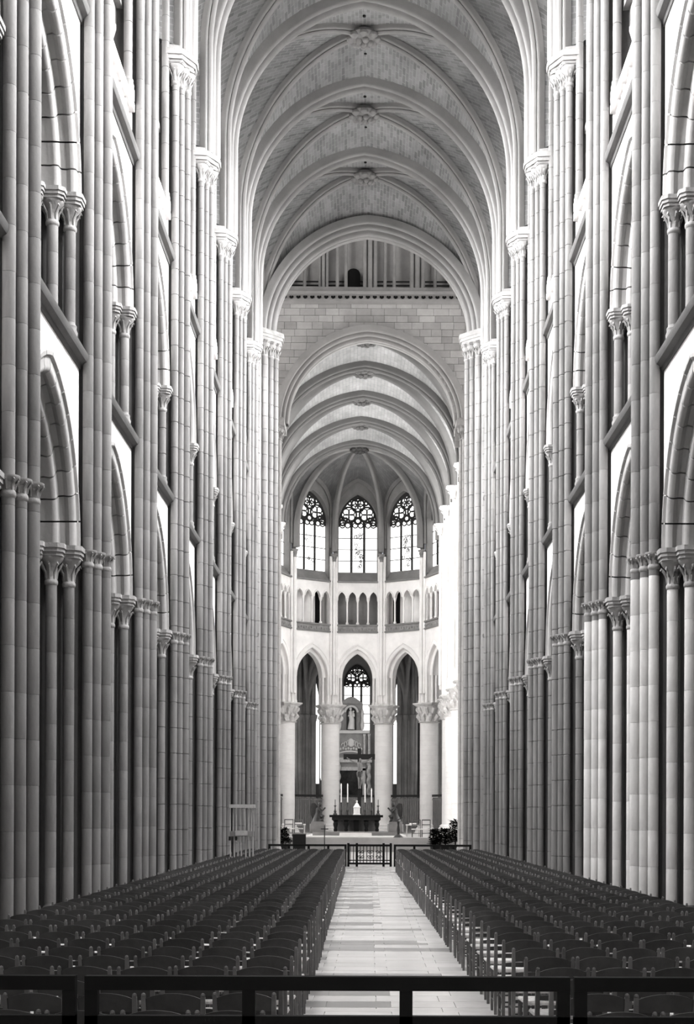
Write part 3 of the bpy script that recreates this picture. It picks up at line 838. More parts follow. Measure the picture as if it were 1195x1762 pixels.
# one bay of the choir elevation, local x along the wall, y outwards, z up
def choir_panel(hw, s_arch, z_spring, r_arch, s_win, r_win, wz0, dark_back):
    """parts as (name, mesh)"""
    out = []
    TH = 1.25
    # main arch with three moulded orders
    e = r_arch - s_arch
    for dr, y0, y1 in ((0.0, .0, .42), (-.24, .34, .85), (0.0, .8, TH)):
        prof = [(y0, .34), (y0 - (.05 if y0 == 0 else 0), .32), (y0 - (.05 if y0 == 0 else 0), .25), (y0, .22), (y0, .08)] + [(y0 + .08 + .08 * math.cos(R_(q)), .07 + .08 * math.sin(R_(q))) for q in (200, 230, 260, 290)] + [(y0 + .2, .03), (y1, .0), (y1, .34)]
        b = MB()
        for sg in (-1, 1): b.merge(arch_half(prof, r_arch + dr, e, 0, 1, 12, sg, z_spring))
        b.v = [(w, u, z) for u, w, z in b.v]
        out.append(('arch_order', flip(b).mesh('arch_order', M_CHOIR)))
    sh = MB()
    for sg in (-1, 1):
        for x, y, r in ((s_arch + .08, .1, .1), (s_arch - .14, .45, .1), (s_arch - .14, .75, .1), (hw - .02, -.05, .09)):
            sh.lathe([(r * 1.4, 10.2), (r * 1.4, 10.35), (r, 10.45), (r, z_spring)], sg * x, y, n=10)
        xa, xb = sorted((sg * (s_arch + .02), sg * (hw + .25))); sh.box(xa, xb, .05, TH, 10.2, z_spring + .02)
    out.append(('arch_shafts', sh.mesh('arch_shafts', M_CHOIR)))
    pm = math.acos(e / (r_arch + .34)); lo, hi = [], []
    for sg in (-1, 1):
        seq = range(13) if sg < 0 else range(11, -1, -1)
        for i in seq:
            a = pm * i / 12; lo.append((sg * (-e + (r_arch + .34) * math.cos(a)), .02, z_spring + (r_arch + .34) * math.sin(a)))
    lo = [(-hw, .02, z_spring)] + lo + [(hw, .02, z_spring)]; hi = [(x, y, 15.6) for x, y, z in lo]
    lb = [(x, TH, z) for x, y, z in lo]; hb = [(x, TH, z) for x, y, z in hi]
    b = MB(); b.grid([hi, lo]); b.grid([lb, hb]); out.append(('spandrel', b.mesh('spandrel', M_CHOIR)))
    # frieze with leaf bumps between two strings
    b = MB(); b.box(-hw, hw, -.02, .3, 15.55, 16.0)
    n = int(2 * hw / .22)
    for i in range(n):
        x = -hw + (i + .5) * 2 * hw / n
        b.ball((x, -.03, 15.72 + (.06 if i % 2 else 0)), (.075, .05, .09), 6, 4)
    out.append(('leaf_frieze', b.mesh('leaf_frieze', M_CAP)))
    b = MB()
    for z in (15.5, 16.0, 19.2): b.box(-hw, hw, -.12, .3, z, z + .11)
    b.box(-hw, hw, .3, 1.0, 16.0, 16.1)
    out.append(('string_course', b.mesh('string_course', M_GREYW)))
    # triforium: four pointed arches on colonnettes
    nA = 4; aw = (2 * hw - .5) / nA
    b = MB()
    for i in range(nA + 1):
        x = -hw + .25 + i * aw
        b.lathe([(.11, 16.1), (.11, 16.25), (.062, 16.32), (.062, 17.75), (.12, 17.98), (.12, 18.06)], x, .15, n=8)
    out.append(('colonnettes', b.mesh('colonnettes', M_COL)))
    b = MB(); s_ = aw / 2 - .06
    for i in range(nA):
        xc = -hw + .25 + (i + .5) * aw
        w_ = wall_with_arch(aw / 2, 18.06, 19.2, s_, 18.06, s_ * 1.75, 18.06, n=6, along='x', uu=.0)
        w_.f = [f for f in w_.f if len(f) == 4 or len(f) == 5]
        b.merge(w_, Matrix.Translation((xc, .03, 0)))
        for sg in (-1, 1):
            h = arch_half([(.02, .02), (-.04, .0), (-.04, -.06), (.06, -.06), (.3, -.02), (.3, .02)], s_ * 1.75, s_ * .75, 0, 1, 6, sg, 18.06)
            h.v = [(w + xc, u, z) for u, w, z in h.v]; b.merge(flip(h))
    for sg in (-1, 1):
        xa, xb = sorted((sg * (hw - .25), sg * hw)); b.box(xa, xb, .0, .5, 16.1, 19.2)
    out.append(('triforium_arcade', b.mesh('triforium_arcade', M_CHOIR)))
    b = MB(); b.box(-hw - .3, hw + .3, 1.0, 1.1, 16.0, 19.3); b.box(-hw - .3, hw + .3, .3, 1.1, 19.2, 19.3)
    out.append(('passage_wall', b.mesh('passage_wall', M_PLAIN if dark_back == 2 else M_CHOIR)))
    xd = (-1.5 if dark_back < 0 else 1.5) * aw
    b = MB(); b.box(xd - .3, xd + .3, .95, 1.05, 16.1, 18.6)
    if dark_back != 2: out.append(('passage_doorway', b.mesh('passage_doorway', M_VOID)))
    # sloping sill and clerestory wall round the window
    b = MB(); b.grid([[(-hw, .0, 19.3), (hw, .0, 19.3)], [(-hw, .55, 20.05), (hw, .55, 20.05)]])
    out.append(('sloping_sill', b.mesh('sloping_sill', M_GREYW)))
    w_ = wall_with_arch(hw, 19.3, 29, s_win + .08, wz0, r_win + .08, 19.3, along='x', uu=.1, n=14)
    out.append(('clerestory_wall', w_.mesh('clerestory_wall', M_STONE)))
    b = MB(); e2 = r_win - s_win
    for sg in (-1, 1):
        h = arch_half([(.08, .12), (.08, .06), (.55, 0), (.55, .12)], r_win, e2, 0, 1, 12, sg, wz0); h.v = [(w, u, z) for u, w, z in h.v]; b.merge(flip(h))
        xa, xb = sorted((sg * s_win, sg * (s_win + .12))); b.box(xa, xb, .1, .55, 19.6, wz0)
    out.append(('window_reveal', b.mesh('window_reveal', M_STONE)))
    return out
pn, mu, tr = window_mesh(AS, WZ0, AR, WZS, 3, bar=.15, along='x', thick=.34)
aw_p, aw_m, aw_t = pn.mesh('pane', EM['apse']), mu.mesh('mullion', M_LEAD), tr.mesh('tracery', M_LEAD)
wa = link('wall_apse', None, None, (CH_X, CH_Y0, 0), CH_A, kind='structure')
PA = {d: choir_panel(1.80, 1.36, 12.2, 2.3, AS, AR, WZ0, d) for d in (2, -1, 1)}
def place_world(x, y, rz):
    a, b_ = CH_X + x * math.cos(CH_A) - y * math.sin(CH_A), CH_Y0 + x * math.sin(CH_A) + y * math.cos(CH_A)
    return (a, b_, 0), rz + CH_A
for i in range(5):
    a = R_((vert_ang[i] + vert_ang[i + 1]) / 2)
    loc = (5.72 * math.sin(a), AC + 5.72 * math.cos(a), 0)
    for nm, me in PA[2 if i == 2 else (1 if i < 2 else -1)]: link(nm, me, wa, loc, -a)
    l, r = place_world(loc[0] + .5 * math.sin(a), loc[1] + .5 * math.cos(a), -a)
    w_ = window((('pane', aw_p), ('mullion', aw_m), ('tracery', aw_t)), l, r, '')
    if i == 3 or i == 2 or i == 1:      # painted glass panels in the middle light
        fg = MB(); rr = random.Random(i)
        for q in range(34 if i != 1 else 14):
            zc = rr.uniform(20.3, 22.6 if i == 3 else 22.9); xx = rr.uniform(-.3, .3); s0 = rr.uniform(.05, .13)
            fg.tube([(xx + s0 * math.cos(t * PI / 3), -.01, zc + s0 * 1.2 * math.sin(t * PI / 3)) for t in range(7)], .02, n=4)
        part('leaded_figure', fg, M_LEAD, w_)
# vault shafts at the apse vertices
sm = shaft_mesh(.11, 10.9, ZA - .3, n=10, course=.8, base=False).mesh('vault_shaft', M_CHOIR)
cm = capital(.11, .4, .22, ab=(.1, .24)).mesh('capital', M_CAP)
for a in vert_ang:
    for da, rr, z in ((0, 5.78, 0), (-2.0, 5.9, 0), (2.0, 5.9, 0)):
        x, y = rr * math.sin(R_(a + da)), AC + rr * math.cos(R_(a + da))
        link('vault_shaft', sm, wa, (x, y, 0))
        if da == 0: link('capital', cm, wa, (x, y, ZA - .25))
# straight bays
cm2 = capital(.2, .5, .40, ab=(.16, .46)).mesh('capital', M_CAPC)
CP = choir_panel(CB / 2 - .05, 2.2, 11.4, 3.0, 2.0, 2.9, 24.0, 1)
pn, mu, tr = window_mesh(2.0, 24.0, 2.9, 20.05, 4, bar=.1, along='x')
cw_p, cw_m, cw_t = pn.mesh('pane', EM['choir']), mu.mesh('mullion', M_STONE), tr.mesh('tracery', M_STONE)
for s in (-1, 1):
    o = link('wall_choir_' + ('left' if s < 0 else 'right'), None, None, (CH_X, CH_Y0, 0), CH_A, kind='structure')
    for i in range(4):
        yc = .5 + (i + .5) * CB; rz = PI / 2 if s < 0 else -PI / 2
        for nm, me in CP: link(nm, me, o, (s * 5.95, yc, 0), rz)
        l, r = place_world(s * 6.45, yc, rz); window((('pane', cw_p), ('mullion', cw_m), ('tracery', cw_t)), l, r, '')
    for i in range(5):
        for dy, dx in ((0, 5.50), (-.22, 5.70), (.22, 5.70)):
            link('vault_shaft', sm, o, (s * dx, .5 + i * CB + dy, 0))
        link('capital', cm2, o, (s * 5.52, .5 + i * CB, ZCV - .14))
        link('wall_strip', MB().box(-.35, .35, -.5, .5, 10.2, 29).mesh('wall_strip', M_CHOIR), o, (s * 6.0, .5 + i * CB, 0))
    b = MB(); b.box(s * 5.95, s * 6.1, 4 * CB + .5, AC + .3, 19.5, 29); part('clerestory_wall', b, M_CHOIR, o)

# round choir columns
colm = {}
def column_meshes():
    prof = [(1.0, .8), (1.0, .98), (.92, 1.02), (.96, 1.1), (.88, 1.2), (.80, 1.26), (.84, 1.34), (.68, 1.46)]
    base = MB().lathe(prof, n=24); base.prism([(1.05 * math.cos(PI / 8 + k * PI / 4) * 1.05, 1.05 * 1.05 * math.sin(PI / 8 + k * PI / 4)) for k in range(8)], .78, .84)
    p = [(.66, 1.46)]; z = 1.46 + .3
    while z < 8.7:
        p += [(.66, z - .012), (.645, z - .004), (.645, z + .004), (.66, z + .012)]; z += .36
    p += [(.66, 8.82)]
    cap = capital(.66, 1.15, .92, n=24, leaves=10, tiers=2, ab=(.22, .95))
    return base.mesh('base', M_COL), MB().lathe(p, n=28).mesh('shaft', M_COL), cap.mesh('capital', M_CAPC)
cb, cs, cc = column_meshes()
spots = [(6.55 * math.sin(R_(a)), AC + 6.55 * math.cos(R_(a)), a) for a in vert_ang]
desc = ['thick pale round column at the left shoulder of the apse, half hidden', 'thick pale round column left of the altar, beside the left wooden grille', 'thick pale round column just behind the altar, left of the crucifix',
        'thick pale round column just behind the altar, right of the crucifix', 'thick pale round column right of the altar, beside the right wooden grille', 'thick pale round column behind the potted shrubs, last before the curve of the apse']
for (x, y, a), d in zip(spots, desc):
    l, r = place_world(x, y, -R_(a))
    t = thing('choir_column', d, 'column', l, r, 'choir columns')
    link('base', cb, t); link('shaft', cs, t); link('capital', cc, t, (0, 0, 9.98))
for s in (-1, 1):
    for i in range(1, 5):
        l, r = place_world(s * 6.5, .5 + i * CB, 0)
        t = thing('choir_column', 'thick pale round column in the %s choir arcade, %s from the crossing' % ('left' if s < 0 else 'right', ORD[i]), 'column', l, r, 'choir columns')
        link('base', cb, t); link('shaft', cs, t); link('capital', cc, t, (0, 0, 9.98))

# ambulatory and axial chapel
am = link('wall_ambulatory', None, None, (CH_X, CH_Y0, 0), CH_A, kind='structure')
RA = 11.0
b = MB()
angs = [a for a in range(-100, 101, 5)]
def amp(a, z, r=RA): return (r * math.sin(R_(a)), AC + r * math.cos(R_(a)), z)
for a0, a1 in zip(angs, angs[1:]):
    if a0 >= -15 and a1 <= 15: continue
    b.add([amp(a0, .8), amp(a1, .8), amp(a1, 16), amp(a0, 16)], [(0, 1, 2, 3)])
for s in (-1, 1):
    b.add([(s * 10.9, AC - 1.5, .8), (s * 10.9, 0, .8), (s * 10.9, 0, 16), (s * 10.9, AC - 1.5, 16)], [(0, 1, 2, 3)])
    b.add([amp(s * 15, .8), (s * 2.85, AC + 26, .8), (s * 2.85, AC + 26, 17.5), amp(s * 15, 17.5)], [(0, 1, 2, 3)])
b.add([amp(-15, 15.4), amp(15, 15.4), amp(15, 18), amp(-15, 18)], [(0, 1, 2, 3)])
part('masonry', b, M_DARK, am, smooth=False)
b = MB(); b.add([amp(-15, 17.4), amp(15, 17.4), (3, AC + 26, 17.4), (-3, AC + 26, 17.4)], [(0, 1, 2, 3)])
b.grid([[amp(a, 15.2, 7.0) for a in angs], [amp(a, 15.9, 11.2) for a in angs]])
for s in (-1, 1): b.box(s * 7.1, s * 11, 0, AC, 15.9, 16)
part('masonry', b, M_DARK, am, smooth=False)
cl = MB()
for a in (-44, -40, -36, -24, -21, -18.5, 18.5, 21, 24, 36, 40, 44):
    for q in (-.9, 0, .9):
        x, y, _ = amp(a + q, 0, RA - .25 + (.0 if q else -.18))
        b = MB().lathe([(.26, .8), (.26, 1.1), (.15, 1.25), (.15, 9.2), (.26, 9.6), (.26, 9.75), (.13, 9.8), (.13, 15.9)], x, y, n=10)
        part('respond_shaft', b, M_STONE, am)
# thin vault ribs in the ambulatory, springing from the responds
for a in (-40, -21, 21, 40):
    x, y, _ = amp(a, 0, RA - .4)
    for a2 in (a - 14, a, a + 14):
        c = half_curve((x, y), amp(a2, 0, 7.2)[:2], 9.8, 14.6, .1)
        part('ambulatory_rib', rib(c, DC), M_STONE, am)
def pane_world(pts, m):
    P = [place_world(x, y, 0)[0] for x, y, z in pts]
    mb = MB().add([(p[0], p[1], z) for p, (x, y, z) in zip(P, pts)], [tuple(range(len(pts)))])
    return mb.mesh('pane', m)
for s in (-1, 1):
    for a, zz in ((16.4, (4.5, 11)), (30, (5, 11)), (58, (4, 11))):
        w = 1.3 if a == 16.4 else 3.5
        window((('pane', pane_world([amp(s * (a - w), zz[0], RA - .04), amp(s * (a + w), zz[0], RA - .04), amp(s * (a + w), zz[1], RA - .04), amp(s * a, zz[1] + 1.2, RA - .04), amp(s * (a - w), zz[1], RA - .04)], EM['chapel'])),), (0, 0, 0), 0, '')
    for i in range(2):
        y0 = AC + 13 + i * 5.5
        window((('pane', pane_world([(s * 2.8, y0, 5), (s * 2.8, y0 + 3, 5), (s * 2.8, y0 + 3, 14), (s * 2.8, y0, 14)], EM['chapel'])),), (0, 0, 0), 0, '')
    for i in range(4):
        yc = .5 + (i + .5) * CB
        window((('pane', pane_world([(s * 10.85, yc - 1.4, 4), (s * 10.85, yc + 1.4, 4), (s * 10.85, yc + 1.4, 12), (s * 10.85, yc - 1.4, 12)], EM['choiraisle'])),), (0, 0, 0), 0, '')
ye = AC + 25.5
xo = .25
part('end_wall', MB().box(-3.2, 3.2, ye + .2, ye + .5, .8, 17.5), M_STONE, am)
pn, mu, tr = window_mesh(1.10, 13.5, 1.75, 8.5, 3, bar=.16, along='x', thick=.34)
l, r = place_world(xo, ye + .1, 0)
window((('pane', pn.mesh('pane', EM['apse'])), ('mullion', mu.mesh('mullion', M_LEAD)), ('tracery', tr.mesh('tracery', M_LEAD))), l, r, '')
for sx in (-1, 1):
    l, r = place_world(xo + sx * 2.15, ye + .1, 0)
    pp = MB().add([(-.5, 0, 4), (.5, 0, 4), (.5, 0, 13), (0, 0, 14.2), (-.5, 0, 13)], [(0, 1, 2, 3, 4)])
    w_ = window((('pane', pp.mesh('pane', EM['chapel'])),), l, r, '')
    g = MB()
    for z in (5, 6.2, 7.4, 8.6, 9.8, 11, 12.2): g.box(-.5, .5, -.06, -.02, z, z + .06)
    g.box(-.03, .03, -.06, -.02, 4, 14); part('glazing_bar', g, M_LEAD, w_)

# ------------------------------------------------------------------ grille screens between the columns behind the altar
gl = ['slatted wooden grille between the two columns behind the altar', 'slatted wooden grille closing the arch left of the altar', 'slatted wooden grille closing the arch right of the altar',
      'slatted wooden grille at the far left side of the apse', 'slatted wooden grille at the far right side of the apse']
slat = MB().box(-.045, .045, -.02, .02, .0, 2.35).mesh('slat', M_GRILLE, smooth=False)
for i, lab in zip((2, 1, 3, 0, 4), gl):
    x0, y0, _ = spots[i]; x1, y1, _ = spots[i + 1]
    L_ = math.hypot(x1 - x0, y1 - y0) - 1.4; a = math.atan2(y1 - y0, x1 - x0)
    l, r = place_world((x0 + x1) / 2, (y0 + y1) / 2, a)
    t = thing('grille_screen', lab, 'screen', (l[0], l[1], .8), r, 'grilles between the apse columns')
    part('rail', MB().box(-L_/2, L_/2, -.06, .06, 2.62, 2.78), M_IRON, t); part('rail', MB().box(-L_/2, L_/2, -.05, .05, .08, .25), M_GRILLE, t); part('rail', MB().box(-L_/2, L_/2, -.05, .05, 2.38, 2.45), M_GRILLE, t)
    part('plinth', MB().box(-L_/2, L_/2, -.1, .1, 0, .12), M_STONE, t)
    n = int(L_ / .15)
    for k in range(n): link('slat', slat, t, (-L_ / 2 + (k + .5) * L_ / n, 0, .2))

# ------------------------------------------------------------------ altar platform, altar, crucifix, candlesticks, angels
def PXC(px, D): return (px - VX) * D / F
def ZPX(py, D): return EYE + (VY - py) * D / F
AL = 93.0
ax_ = PXC(613.5, AL)
pl = thing('altar_platform', 'low pale stone platform with steps carrying the altar', 'platform', (ax_, 86.0, 0))
part('lower_stage', MB().box(-2.95, 2.95, 0, 12, .0, .84), M_MARBLE, pl)
part('upper_stage', MB().box(-2.55, 2.55, 3.2, 12, .84, 1.05), M_GREYW, pl)
for i in range(4):
    part('step', MB().box(-.95, .95, -1.6 + i * .36, -1.2 + i * .36, 0, .21 * (i + .7)), M_GREYW, pl, smooth=False)
for i in range(2):
    part('step', MB().box(-.95, .95, 2.5 + i * .35, 2.85 + i * .35, .84, .93 + i * .08), M_MARBLE, pl, smooth=False)
t = thing('altar', 'long dark altar table on carved legs below the crucifix', 'altar', (ax_, AL, 1.05))
part('mensa', MB().box(-1.65, 1.65, -.45, .45, .87, 1.02), M_RAIL, t)
part('frieze', MB().box(-1.5, 1.5, -.38, .38, .70, .87), M_IRON, t)
for x in (-1.28, -.62, .62, 1.28):
    part('leg', MB().lathe([(.10, 0), (.12, .1), (.09, .2), (.15, .45), (.11, .6), (.2, .72)], x, -.2, n=8), M_RAIL, t)
part('centre_post', MB().box(-.16, .16, -.2, .2, 0, .75), M_RAIL, t)
part('back_panel', MB().box(-1.25, 1.25, .25, .35, 0, .75), M_GRILLE, t)
t = thing('reliquary', 'small pale domed reliquary standing on the middle of the altar', 'reliquary', (ax_ + .03, AL - .1, 2.07))
part('body', MB().lathe([(.24, 0), (.24, .05), (.20, .08), (.20, .42), (.23, .45), (.23, .48)], n=8), M_MARBLE, t, smooth=False)
part('lid', MB().lathe([(.23, .48), (.17, .55), (.10, .68), (.05, .74), (.04, .78)], n=12), M_MARBLE, t)
part('finial', MB().ball((0, 0, .84), .06), M_MARBLE, t)
for px, w in ((577, 'left'), (651, 'right')):
    t = thing('candlestick', 'dark altar candlestick with thin taper at the %s end of the altar' % w, 'candlestick', (PXC(px, AL), AL, 2.07))
    part('foot', MB().lathe([(.14, 0), (.13, .05), (.06, .14), (.09, .2), (.035, .34), (.03, .5), (.08, .55), (.08, .58)], n=10), M_BRONZE, t)
    part('taper', MB().lathe([(.022, .58), (.02, .95)], n=6), M_BRONZE, t)
for px, zt, w in ((587.5, 1350, 'first tall white candle from the left behind the altar'), (598.5, 1350, 'second tall white candle from the left behind the altar'),
                  (628.5, 1350, 'third tall white candle from the left behind the altar'), (639.5, 1358, 'fourth tall white candle from the left behind the altar')):
    D = 96.0; t = thing('candle', w, 'candle', (PXC(px, D), D, 1.05), 0, 'tall candles behind the altar')
    part('holder', MB().lathe([(.18, 0), (.16, .08), (.06, .2), (.05, 1.2), (.09, 1.3), (.03, 1.4), (.03, 1.75), (.07, 1.82)], n=8), M_BRONZE, t)
    part('stick', MB().lathe([(.038, 1.82), (.036, ZPX(zt, D) - 1.05), (.01, ZPX(zt, D) - .98)], n=8), M_MARBLE, t)
# crucifix
D = 94.6
t = thing('crucifix', 'large dark wooden cross with a suspended figure, rising behind the altar', 'crucifix', (PXC(618.5, D), D, 1.05))
zt = ZPX(1288, D) - 1.05; zb0, zb1 = ZPX(1307, D) - 1.05, ZPX(1297.5, D) - 1.05
part('upright', MB().box(-.11, .11, -.06, .06, .2, zt), M_IRON, t); part('crossbeam', MB().box(-1.0, .98, -.07, .05, zb0, zb1), M_IRON, t)
part('foot', MB().lathe([(.45, 0), (.4, .1), (.25, .2), (.16, .35), (.13, .5)], n=10), M_BRONZE, t)
fig = MB(); zs = zb0 - .25
fig.tube([(0, -.16, zs + .12), (.01, -.18, zs), (.03, -.2, zs - .25), (.0, -.19, zs - .5), (-.02, -.18, zs - .65)], [.07, .17, .15, .12, .14], 9)
for s in (-1, 1):
    fig.tube([(s * .13, -.17, zs), (s * .42, -.13, zs + .12), (s * .74, -.1, zs + .32)], [.062, .05, .032], 7)
    fig.tube([(s * .08, -.18, zs - .62), (s * .09 + .06, -.3, zs - 1.02), (.02 + s * .04, -.16, zs - 1.45), (.02 + s * .04, -.2, zs - 1.58)], [.095, .075, .045, .04], 7)
    fig.ball((s * .76, -.1, zs + .34), .045, 6, 5)
fig.ball((.05, -.24, zs + .2), (.09, .11, .13), 9, 7)
part('corpus', fig, M_GRILLE, t)
lc = MB(); lc.tube([(-.02, -.19, zs - .52), (-.01, -.2, zs - .66), (.0, -.22, zs - .84)], [.155, .185, .17], 9); part('loincloth', lc, M_BRONZE, t)
# kneeling angels on plinths
def angel(px, D, zb, s, lab):
    t = thing('angel_statue', lab, 'statue', (PXC(px, D), D, zb))
    part('plinth', MB().prism([(-.42, -.35), (.42, -.35), (.48, .35), (-.48, .35)], 0, .48).prism([(-.36, -.3), (.36, -.3), (.4, .3), (-.4, .3)], .48, .62), M_GREYW, t)
    b = MB()
    b.tube([(0, 0, .6), (0, .02, .85), (s * .05, 0, 1.1), (s * .08, 0, 1.35), (s * .1, 0, 1.5)], [.33, .25, .19, .2, .08], 10)
    b.tube([(s * .05, -.1, .62), (s * .3, -.12, .72), (s * .32, -.12, .9), (s * .1, 0, 1.0)], [.1, .12, .13, .12], 8)
    b.tube([(s * .12, -.1, 1.4), (s * .3, -.18, 1.28), (s * .46, -.2, 1.45)], [.075, .06, .045], 7)
    b.tube([(s * .05, -.14, 1.38), (s * .22, -.24, 1.2), (s * .42, -.22, 1.4)], [.07, .055, .04], 7)
    b.ball((s * .14, -.03, 1.64), (.11, .12, .14), 9, 7)
    part('figure', b, M_BRONZE, t)
    for k, q in enumerate((-1, 1)):
        w = MB()
        pts = [(0, 1.45), (-.2, 1.72), (-.36, 1.7), (-.42, 1.4), (-.38, 1.0), (-.26, .75), (-.14, 1.05)]
        w.slab([(s * x + (.03 * q), z) for x, z in pts], .12 + .1 * k, .17 + .1 * k)
        part('wing', w, M_BRONZE, t, smooth=False)
angel(547, 89.8, 1.05, 1, 'dark kneeling winged angel statue on a plinth left of the altar')
angel(681, 89.8, 1.05, -1, 'dark kneeling winged angel statue on a plinth right of the altar')

# ------------------------------------------------------------------ retable in the axial chapel
D = CH_Y0 + AC + 24.0
xr = PXC(604, D); Zr = lambda py: ZPX(py, D)
t = thing('retable', 'tall carved grey stone retable with niche and dark picture in the axial chapel', 'retable', (xr, D, .8))
def rp(nm, px0, px1, py0, py1, d0, d1, m): return part(nm, MB().box(PXC(px0, D) - xr, PXC(px1, D) - xr, d0, d1, Zr(py0) - .8, Zr(py1) - .8), m, t)
rp('base', 578, 638, 1425, 1375, -.2, .6, M_RET); rp('body', 578, 638, 1375, 1262, .1, .6, M_RET)
rp('picture_field', 585, 624, 1370, 1326, -.02, .12, M_PAINT); rp('frame', 580, 585, 1372, 1322, -.1, .12, M_GILT); rp('frame', 624, 629, 1372, 1322, -.1, .12, M_GILT); rp('frame', 580, 629, 1326, 1320, -.1, .12, M_GILT)
rp('entablature', 578, 640, 1312, 1304, -.25, .5, M_GILT); rp('cornice', 580, 636, 1262, 1257, -.25, .5, M_MARBLE)
rp('upper_body', 583, 624, 1257, 1210, .1, .6, M_RET)
zz = Zr(1215) - .8
part('niche', MB().slab([(PXC(596, D) - xr, Zr(1256) - .8), (PXC(613, D) - xr, Zr(1256) - .8)] + [(PXC(604.5, D) - xr + .42 * math.cos(a * PI / 8), Zr(1226) - .8 + .42 * math.sin(a * PI / 8)) for a in range(0, 9)], .05, .12), M_DARK, t)
b = MB(); b.grid([[(.02 + r * math.cos(a * PI / 12), y, Zr(1226) - .8 + r * math.sin(a * PI / 12)) for r, y in ((.45, .1), (.45, -.12), (.62, -.12), (.62, .1))] for a in range(13)], closed=True)
part('niche_arch', b, M_MARBLE, t)
b = MB(); b.slab([(-.95, Zr(1211) - .8), (.95, Zr(1211) - .8), (.85, Zr(1208) - .8), (.35, Zr(1201) - .8), (.0, Zr(1199) - .8), (-.35, Zr(1201) - .8), (-.85, Zr(1208) - .8)], -.15, .4)
part('pediment', b, M_RET, t)
b = MB()
for sx in (-1, 1):
    for q in range(3): b.tube([(sx * (.25 + .22 * q) + .12 * math.cos(a * PI / 5) * sx, .02, Zr(1278) - .8 + .2 * math.sin(a * PI / 5) - .12 * q) for a in range(9)], .05, n=5)
b.ball((0, 0, Zr(1278) - .8), (.28, .1, .38), 10, 7)
for q in range(9): b.ball((-.9 + q * .225, 0, Zr(1289) - .8 + .06 * (q % 2)), (.1, .08, .12), 6, 5)
part('carved_scrolls', b, M_MARBLE, t)
b = MB(); b.grid([[(1.25 * math.cos(a * PI / 16) - .1, y, Zr(1304) - .8 + .62 * math.sin(a * PI / 16) * k) for y, k in ((-.2, 1), (.2, 1), (.2, .8), (-.2, .8))] for a in range(17)], closed=True)
part('curved_pediment', b, M_MARBLE, t)
for px in (634.5, 583):
    b = MB(); z0, z1 = Zr(1370) - .8, Zr(1313) - .8
    b.tube([(PXC(px, D) - xr + .06 * math.cos(k * .9), -.25 + .06 * math.sin(k * .9), z0 + (z1 - z0) * k / 24) for k in range(25)], .15, n=8)
    part('twisted_column', b, M_GILT, t)
for px in (627, 635):
    part('slim_column', MB().lathe([(.16, Zr(1302) - .8), (.1, Zr(1299) - .8), (.09, Zr(1268) - .8), (.15, Zr(1263) - .8)], PXC(px, D) - xr, -.1, n=9), M_GILT, t)
for px in (584, 623.5):
    part('urn', MB().lathe([(.1, Zr(1256) - .8), (.18, Zr(1248) - .8), (.1, Zr(1236) - .8), (.15, Zr(1228) - .8), (.05, Zr(1220) - .8)], PXC(px, D) - xr, -.05, n=9), M_MARBLE, t)
tt = thing('niche_statue', 'white statue of a robed woman with a child in the retable niche', 'statue', (PXC(604, D), D - .3, Zr(1255.5)))
b = MB(); b.tube([(0, 0, 0), (.02, 0, .35), (.07, -.02, .8), (.0, 0, 1.2), (-.04, 0, 1.5), (-.03, 0, 1.62)], [.3, .27, .22, .2, .17, .06], 10); b.ball((-.04, -.02, 1.76), (.11, .11, .14), 8, 6)
b.tube([(-.14, -.05, 1.42), (-.22, -.15, 1.15), (.05, -.22, 1.2)], [.07, .07, .05], 7)
b.tube([(.12, -.08, 1.4), (.25, -.14, 1.2), (.2, -.2, 1.05)], [.06, .06, .05], 7)
part('figure', b, M_MARBLE, tt)
b = MB(); b.tube([(.2, -.16, 1.08), (.2, -.17, 1.3), (.19, -.16, 1.42)], [.12, .11, .05], 8); b.ball((.19, -.17, 1.52), .085, 8, 6); part('child', b, M_MARBLE, tt)

# ------------------------------------------------------------------ choir seats, lecterns and plants beside the altar
def open_chair(px, D, zb, lab):
    t = thing('choir_chair', lab, 'chair', (PXC(px, D), D, zb), 0, 'open framed chairs in the choir')
    for x in (-.24, .24):
        part('back_post', MB().box(x-.025, x+.025, .2, .25, 0, 1.0), M_POST, t); part('front_leg', MB().box(x-.025, x+.025, -.25, -.2, 0, .45), M_POST, t)
    part('seat', MB().box(-.27, .27, -.26, .26, .43, .49), M_RUSH, t)
    for z in (.68, .95): part('back_rail', MB().box(-.24, .24, .21, .24, z, z+.06), M_POST, t)
    part('stretcher', MB().box(-.24, .24, -.24, -.21, .2, .23), M_POST, t)
open_chair(717, 86.2, .8, 'pale open framed chair right of the altar, nearer the altar'); open_chair(734, 87.0, .8, 'pale open framed chair right of the altar, beside the dark shrubs')
open_chair(497, 87.0, .8, 'pale open framed chair far left of the altar, by the dark planter'); open_chair(514, 87.6, .8, 'pale open framed chair left of the altar, behind the small dark chest')
def side_table(px, D, zb, lab):
    t = thing('side_table', lab, 'table', (PXC(px, D), D, zb), 0, None)
    part('tabletop', MB().box(-.42, .42, -.25, .25, .66, .72), M_MARBLE, t)
    for x in (-.36, .36): part('leg', MB().box(x-.03, x+.03, -.2, .2, 0, .66), M_PALE, t)
    part('cloth', MB().box(-.2, .2, -.18, .18, .72, .8), M_MARBLE, t)
side_table(711, 88.6, .8, 'small white topped table right of the altar'); side_table(514, 89.4, .8, 'small white topped table left of the altar')
t = thing('chest', 'small black box chest on the floor left of the altar steps', 'chest', (PXC(515.5, 83.4), 83.4, 0))
part('body', MB().box(-.36, .36, -.25, .25, .35, .98), M_IRON, t); part('lid', MB().box(-.39, .39, -.28, .28, .98, 1.03), M_GREYW, t); part('foot', MB().box(-.34, .34, -.23, .23, 0, .35), M_IRON, t)
